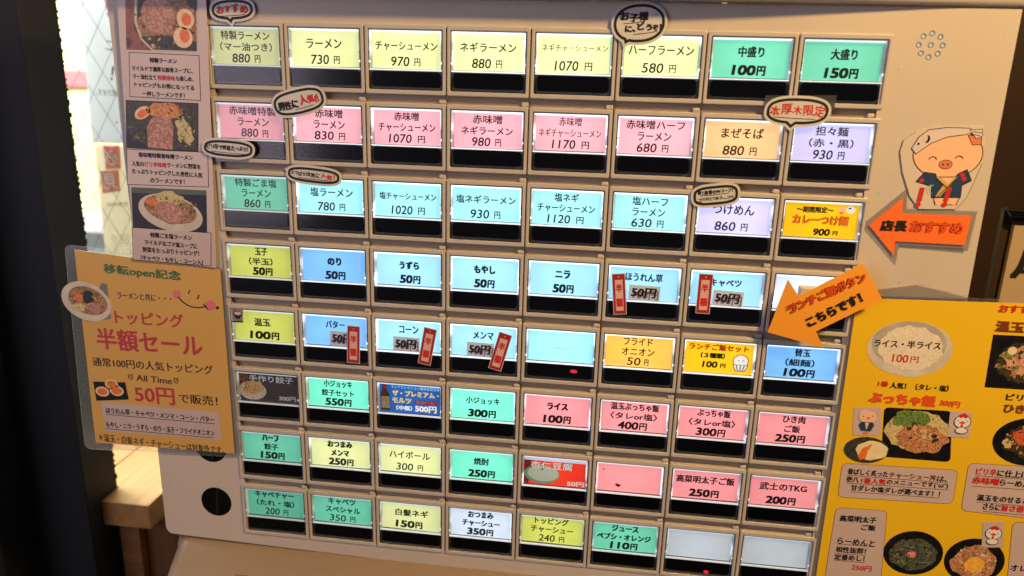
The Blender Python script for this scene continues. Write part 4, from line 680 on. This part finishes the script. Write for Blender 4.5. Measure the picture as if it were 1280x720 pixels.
b = MB(); b.poly(ell(*(267.7, -146.6, 16.45, 14.78), 36), -2.8, BLKB); b.poly(ell(*(267.9, -147.6, 12.55, 11.08), 30, 0, .1, 4), -2.85, MEAT); bits((267.7, -146.6, 11.69, 9.50), 60, -2.86, (MEAT, SPROUT, GREENF, RICE), .4, 1.5, 22); b.poly(ell(*(268.2, -149.2, 5.50, 5.30), 20, 0, .1), -2.95, food('yolk2_print', ['f0a838', 'f8c858'], 300)); b.build('printed_photo', root)
b = MB(); b.poly([(252.8, -8.9), (286.7, -8.3), (292.1, -38.8), (253.9, -39.1)], -2.8, BLKB); b.poly(ell(*(271.9, -23.4, 14.44, 11.88), 30, 0, .05), -2.85, DARKF); b.poly(ell(*(271.2, -22.1, 10.17, 7.80), 24, 0, .1), -2.9, food('slice_print', ['c08068', 'e0b090', 'd09880', '7a4030'], 260)); b.poly(ell(*(263.9, -17.2, 2.35, 2.29), 14), -2.99, EGGW); bits((269.9, -23.5, 12.52, 10.10), 50, -2.91, (MEAT, PORK, DARKF, GREENF), .6, 2.2, 23); b.build('printed_photo', root)
b = MB(); b.poly(ell(*(282.9, -69.4, 19.25, 14.36), 36), -2.8, BLKB); b.poly(ell(*(283.7, -69.3, 14.47, 9.77), 30, 0, .12), -2.85, DARKF); b.poly(ell(*(282.2, -66.0, 8.82, 6.22), 22, 0, .15), -2.9, food('spicy_print', ['b03c1c', 'e0703c', '7a2410'], 300)); b.poly(ell(*(271.7, -70.9, 2.88, 2.93), 14, 0, .2), -2.9, SPROUT); bits((281.9, -68.5, 12.86, 8.79), 50, -2.91, (MEAT, food('spicy_print', ['b03c1c'], 300), DARKF, GREENF), .4, 1.6, 24); b.build('printed_photo', root)
for q_, r_ in (([(186.6, -91.3), (249.2, -89.7), (249.9, -111.4), (187.0, -113.3)], 3.5), ([(187.0, -119.9), (215.6, -119.2), (221.8, -205.6), (186.9, -210.3)], 3.5), ([(253.8, -84.8), (302.1, -83.6), (305.5, -116.7), (254.8, -115.0)], 3.5), ([(283.3, -119.1), (309.1, -117.9), (320.0, -192.4), (291.7, -196.2)], 3.5)):
    b = MB(); qq = quadrect(q_, r_); b.poly(qq, -2.8, BRN); b.poly(off_pts(qq, -.25), -2.84, PINKP); b.build('text_box', root)
b = MB(); Y_ = -2.98
TT('ライス・半ライス', 210.5, -17.5, 34.4, 4.55, INK, 0.0203, Y_, 1.4); TT('100', 208.2, -25.8, 8.3, 4.65, RED, 0.0000, Y_, 1.2); TT('円', 215.6, -25.9, 4.2, 3.66, RED, 0.0238, Y_, 1.2)
TT('1番', 201.6, -41.2, 5.5, 3.33, RED, 0.0000, Y_, 1.4); TT('人気！（タレ・塩）', 220.5, -41.5, 30.6, 3.80, INK, 0.0098, Y_, 1.6)
TT('ぶっちゃ飯', 212.8, -49.5, 35.6, 7.13, ORANGERED, 0.0028, Y_, 3.5); TT('300円', 237.9, -50.1, 10.5, 3.81, ORANGERED, -0.0571, Y_, 2)
TT('香ばしく炙った', 201.4, -96.0, 22.2, 3.79, INK, 0.0045, Y_, 1.6); TT('チャーシュー丼', 225.7, -95.9, 25.3, 3.72, BRN, 0.0119, Y_, 1.6); TT('は、', 241.6, -96.0, 5.5, 3.56, INK, 0.0000, Y_, 1.4)
TT('壱八', 193.8, -101.0, 6.8, 3.86, INK, 0.0147, Y_, 1.6); TT('1番人気', 205.2, -101.0, 13.5, 3.86, RED, 0.0074, Y_, 1.8); TT('のメニューです(´ω`)', 228.9, -100.6, 33.1, 3.80, INK, 0.0242, Y_, 1.4)
TT('甘ダレか塩ダレが選べます！！', 217.8, -105.9, 48.6, 3.80, INK, 0.0123, Y_, 1.6)
for p in (((190.3, -98.6), (245.1, -98.2)), ((190.5, -103.7), (246.3, -102.6)), ((193.9, -109.0), (242.1, -108.1))): b.line(p, .3, Y_+.05, BRN)
TT('高菜明太子', 200.3, -126.3, 20.4, 4.20, INK, 0.0294, Y_, 1.8); TT('ご飯', 206.8, -131.2, 8.0, 3.95, INK, 0.0375, Y_, 1.8); TT('らーめんと', 201.4, -141.5, 21.1, 4.28, INK, 0.0000, Y_, 1.4); TT('相性抜群！', 199.2, -147.2, 17.1, 4.01, INK, 0.0175, Y_, 1.6); TT('定番めし！', 199.1, -152.3, 17.1, 4.08, INK, 0.0351, Y_, 1.6)
TT('250円', 206.9, -158.5, 11.3, 3.82, RED, 0.0000, Y_, 1.6)
for p in (((191.1, -143.9), (212.1, -143.4)), ((190.6, -150.2), (207.7, -149.8)), ((190.8, -155.0), (208.0, -154.7))): b.line(p, .3, Y_+.05, BRN)
TT('おすすめ', 262.9, 6.0, 19.9, 4.37, RED, 0.0251, Y_, 2.4); TT('温玉のせ', 267.4, -3.9, 28.7, 6.29, BRN, 0.0070, Y_, 2.6); TT('ピリ辛で', 275.8, -43.4, 20.1, 4.22, INK, 0.0348, Y_, 1.8); TT('ひき肉ご飯', 280.4, -50.2, 29.5, 5.74, BRN, 0.0034, Y_, 2.4)
TT('ピリ辛', 263.9, -89.3, 10.9, 4.40, RED, 0.0000, Y_, 1.8); TT('に仕上げた', 279.9, -89.3, 20.3, 4.48, INK, 0.0148, Y_, 1.8); TT('赤味噌', 264.5, -95.0, 14.3, 4.48, RED, -0.0070, Y_, 2.4); TT('らーめんに', 282.0, -95.0, 20.0, 3.99, INK, 0.0000, Y_, 1.8); TT('温玉をのせると', 275.4, -105.4, 27.3, 3.99, INK, 0.0110, Y_, 1.8); TT('さらに', 270.7, -110.8, 9.4, 4.06, INK, -0.0106, Y_, 1.8); TT('旨さ倍増', 283.8, -110.7, 15.9, 4.25, RED, 0.0063, Y_, 2.4)
for p in (((258.5, -92.3), (299.6, -91.7)), ((258.0, -98.9), (300.9, -98.0)), ((262.3, -108.6), (303.0, -108.4)), ((266.6, -114.0), (304.2, -114.3))): b.line(p, .3, Y_+.05, BRN)
TT('オレンジ', 297.1, -148.2, 19.1, 4.24, INK, 0.0366, Y_, 1.6)
b.build('lettering', root)

root.location.y += .0024
# ================================================================ surroundings
BLK = mat('black_door_paint', (.05, .055, .065), .6, .2, 12, .3, 700, spec=.25); BLK2 = mat('black_recess', (.02, .02, .022), .8); CHAR = mat('charcoal_paint', (.12, .125, .135), .6, .15, 20, .4, 900, spec=.25)
fr = empty('door_frame', (-430, 133, -1300)); tag(fr, 'black painted door frame post at the left', 'door frame')
b = MB(); b.box(-470, -395.5, 133, 176, -1300, 700, CHAR, 1.0); b.build('post', fr)
b = MB(); b.box(-560, -470, 150, 176, -1300, 700, BLK2); b.build('recess_panel', fr)
b = MB(); b.box(-900, -452, 96, 131, -1300, 700, BLK, 1.5); b.build('front_leaf', fr)
b = MB(); rnd = random.Random(2)
for i in range(150): z = -260+i*6.4+rnd.uniform(-3, 3); b.box(-396.2, -395.4+.7*rnd.random()**3, 173, 176.5, z, z+rnd.uniform(1, 4), BLK2)
b.build('brush_seal', fr, props={'kind': 'stuff'})
OAK = wood('oak_counter_wood', (.66, .46, .26), (.75, .56, .34), (60, 5, 60)); OAKD = wood('oak_side_wood', (.42, .27, .13), (.56, .38, .20), (8, 60, 60)); BRW = wood('dark_brown_wood', (.34, .22, .11), (.44, .29, .15), (60, 60, 5))
ct = empty('wooden_counter', (-330, 200, -700)); tag(ct, 'sunlit wooden counter end with a square leg between the black post and the machine', 'counter')
b = MB(); b.box(-421.5, -349.5, 178.5, 330, -291, -267, OAK, .6); b.box(-395.3, -349.5, 151, 178.4, -291, -267, OAK, .6); b.build('counter_top', ct)
b = MB(); b.box(-600, -423.2, 178.5, 330, -291, -267.6, OAK, .6); b.build('window_board', ct)
b = MB(); b.box(-385, -366, 157, 176, -1300, -291.2, OAKD, .5); b.build('leg', ct)
b = MB(); b.box(-365.5, -180, 165, 174, -1300, -291.2, BRW); b.build('side_board', ct)
# window
gl = empty('wired_window', (-300, 335, -266)); tag(gl, 'bright wired glass window behind the left posters', 'window')
b = MB(); b.box(-640, 60, 340, 346, -262, 700, clear('window_glass', .8, .02, (.93, .97, .95), haze=.03)); b.build('glass_pane', gl)
b = MB(); WM = mat('mesh_wire', (.22, .22, .24), .4, metal=.5)
for s_ in (-1, 1):
    for i in range(-28, 66):
        x0 = -620+i*26.0; zt = 480; run = (zt+262)*0.60
        pa, pb_ = (x0, -262), (x0+s_*run, zt)
        ax, az, bx_, bz_ = pa[0], pa[1], pb_[0], pb_[1]
        def cut(xl, ax, az, bx_, bz_): t = (xl-ax)/(bx_-ax); return xl, az+(bz_-az)*t
        if max(ax, bx_) < -640 or min(ax, bx_) > -200: continue
        if ax < -640: ax, az = cut(-640, ax, az, bx_, bz_)
        if bx_ < -640: bx_, bz_ = cut(-640, ax, az, bx_, bz_)
        if ax > -200: ax, az = cut(-200, ax, az, bx_, bz_)
        if bx_ > -200: bx_, bz_ = cut(-200, ax, az, bx_, bz_)
        d = Vector((bx_-ax, bz_-az)).normalized()*.24; n_ = (-d.y, d.x)
        b.raw([(ax+n_[0], 342.6, az+n_[1]), (ax-n_[0], 342.6, az-n_[1]), (bx_-n_[0], 342.6, bz_-n_[1]), (bx_+n_[0], 342.6, bz_+n_[1]), (ax, 343.1, az), (bx_, 343.1, bz_)], [(0, 1, 2, 3), (0, 3, 5, 4), (1, 4, 5, 2)], WM)
b.build('wire_mesh', gl, props={'kind': 'stuff'})
b = MB(); b.box(-640, 60, 330, 356, -266.8, -262.2, mat('sill_metal', (.5, .5, .5), .4)); b.build('bottom_rail', gl)
GREYP = translucent('grey_banner', (.74, .745, .76)); BEIGEP = translucent('beige_banner', (.80, .77, .71)); REDP = translucent('faded_red_print', (.84, .52, .50)); WHT = translucent('white_cut_print', (.92, .90, .86))
bn = empty('shop_banner', (-470, 352, 100)); tag(bn, 'pale grey sheet with backwards lettering stuck outside the wired window', 'banner')
b = MB(); b.slab([(-498.1, 183.5), (-428.8, 184.5), (-436.5, 33.0), (-503.8, 33.0)], 351, 352, GREYP); b.build('sheet', bn)
b = MB()
GR = mat('grey_print', (.25, .26, .28), .6)
b.text('こ', -471.4, 132.3, 8.8, 9.44, GR, -0.1596, 350.6, .6, mirror=True); b.text('！', -471.6, 104.9, 2.7, 14.51, GR, -0.2630, 350.6, 1, mirror=True); b.text('続きます。', -480.8, 85.4, 23.3, 6.62, GR, -0.0086, 350.6, .6, mirror=True); b.poly(ell(*(-472.8, 55.0, 1.09, 1.00), 8), 350.6, GR)
b.poly(ell(*(-468.1, 172.6, 3.05, 6.98), 12), 350.6, REDP); b.poly(ell(*(-468.5, 162.6, 2.11, 2.45), 12), 350.5, REDP); b.build('lettering', bn)
bn = empty('notice_sheet', (-470, 352, -40)); tag(bn, 'beige notice sheet with two red squares and backwards white characters outside the window', 'notice')
b = MB(); b.slab([(-503.2, 30.5), (-436.5, 32.2), (-444.3, -110.8), (-505.7, -114.5)], 353, 354, BEIGEP); b.build('sheet', bn)
b = MB(); b.poly([(-493.1, 30.9), (-473.8, 31.6), (-475.0, 6.2), (-492.7, 4.6)], 352.6, REDP); b.poly([(-499.4, 2.6), (-477.9, 5.2), (-478.8, -18.1), (-499.7, -21.7)], 352.5, REDP); b.build('printed_square', bn)
b = MB(); b.text('必', -484.6, 18.1, 15.0, 17.14, WHITE, 0.0937, 351.5, 1.0, mirror=True); b.text('見', -489.1, -7.8, 16.0, 17.54, WHITE, 0.0941, 351.5, 1.0, mirror=True)
FADE = mat('faded_print', (.50, .46, .34), .6); b.text('営業時間', -483.4, -32.7, 24.6, 4.43, FADE, 0.0815, 352.2, .3, mirror=True); b.text('のこり', -484.2, -71.3, 21.3, 12.83, WHT, 0.1366, 352.2, .3, mirror=True); b.build('lettering', bn)
# outside
YW = mat('yellow_render_wall', (.95, .90, .62), .8, .06, 1.5, .2, 30)
bd = empty('yellow_building', (-1900, 2700, -1300)); tag(bd, 'pale yellow building with a red band seen through the wired window', 'building')
b = MB(); b.box(-3600, -700, 2500, 2700, -500, 1600, YW); b.build('wall', bd)
b = MB(); b.box(-3600, -700, 2480, 2499, 6, 68, mat('red_band_paint', (.85, .45, .46), .6)); b.build('red_band', bd)
b = MB(); b.box(-3600, -700, 2470, 2700, -575, -502, mat('pinkish_ledge', (.85, .76, .74), .7)); b.build('ledge', bd)
b = MB(); b.box(-3600, -700, 2600, 2690, -1300, -577, mat('pale_window_panel', (.78, .82, .82), .4, .1, 2)); b.build('lower_front', bd)
b = MB()
b.box(-4500, 2500, 356, 6000, -1340, -1300, mat('pavement_grey', (.55, .55, .54), .85, .12, 3, .3, 60)); tag(b.build('pavement', at=(-1000, 2000, -1300)), kind='structure')
b = MB(); b.box(-2500, 2500, -2500, 356, -1340, -1300, mat('floor_tile', (.22, .18, .15), .5, .2, 5)); tag(b.build('floor', at=(0, 0, -1300)), kind='structure')
b = MB(); b.box(-900, -180, 331, 355, -1299, -292, mat('wall_plaster', (.55, .50, .44), .8)); tag(b.build('wall_left', at=(-500, 340, -1299)), kind='structure')  # added below the window to stop daylight leaking under the counter
# right: dark timber wall and framed sign
WALLB = wood('dark_timber_wall', (.16, .095, .035), (.24, .15, .06), (3, 40, 3), .4)
b = MB(); b.box(150, 1500, 420, 460, -1300, 1200, WALLB); tag(b.build('wall_right', at=(800, 420, -1300)), kind='structure')
sg = empty('framed_sign', (345, 150, -45)); tag(sg, 'black framed sign with bold characters leaning behind the right edge of the machine', 'sign')
FB = mat('black_frame_lacquer', (.06, .055, .05), .35, .2, 60)
q_ = [(318.1, 35.6), (363.6, 34.5), (371.4, -41.2), (318.5, -44.8)]; qi = [(324.6, 25.8), (363.0, 25.0), (369.4, -41.3), (324.4, -44.4)]
b = MB(); b.slab(q_, 151, 156, mat('sign_side_brown', (.20, .14, .09), .5)); b.slab([(318.1, 35.6), (363.6, 34.5), (364.5, 27.9), (322.4, 26.3)], 146, 150.9, FB)
for k in range(4): b.slab([(q_[0][0]-2+k, q_[0][1]+2.4-k*1.7), (q_[1][0], q_[1][1]+2.4-k*1.7), (q_[1][0], q_[1][1]+1.6-k*1.7), (q_[0][0]-2+k, q_[0][1]+1.6-k*1.7)], 143.5-k*.3, 145.8, FB)
b.build('frame', sg); b = MB(); b.slab(qi, 147, 150.8, mat('sign_paper', (.72, .64, .56), .6, .06, 30)); b.build('panel', sg)
b = MB(); b.text('厚', 345.0, -1.6, 31.6, 22.06, INK, -0.0158, 146.6, 2.5, .12); b.text('本', 338.5, 17.2, 11.0, 4.55, INK, 0.0000, 146.6, 1.2); b.build('lettering', sg)
sp = empty('shadow_block', (300, 180, -60)); tag(sp, 'black block put in for the shadow between the machine and the framed sign', 'shadow block')  # black shape added where there is only deep shadow
b = MB(); b.box(255, 306, 230, 250, -1300, 12, BLK2, 3); b.box(262, 300, 228, 252, 10, 24, BLK2, 4); b.build('shadow_slab', sp); b = MB(); b.box(255, 345, 200, 232, -1300, -1285, BLK2, 3); b.build('shadow_slab_base', sp)

bpy.data.objects.remove(_to)
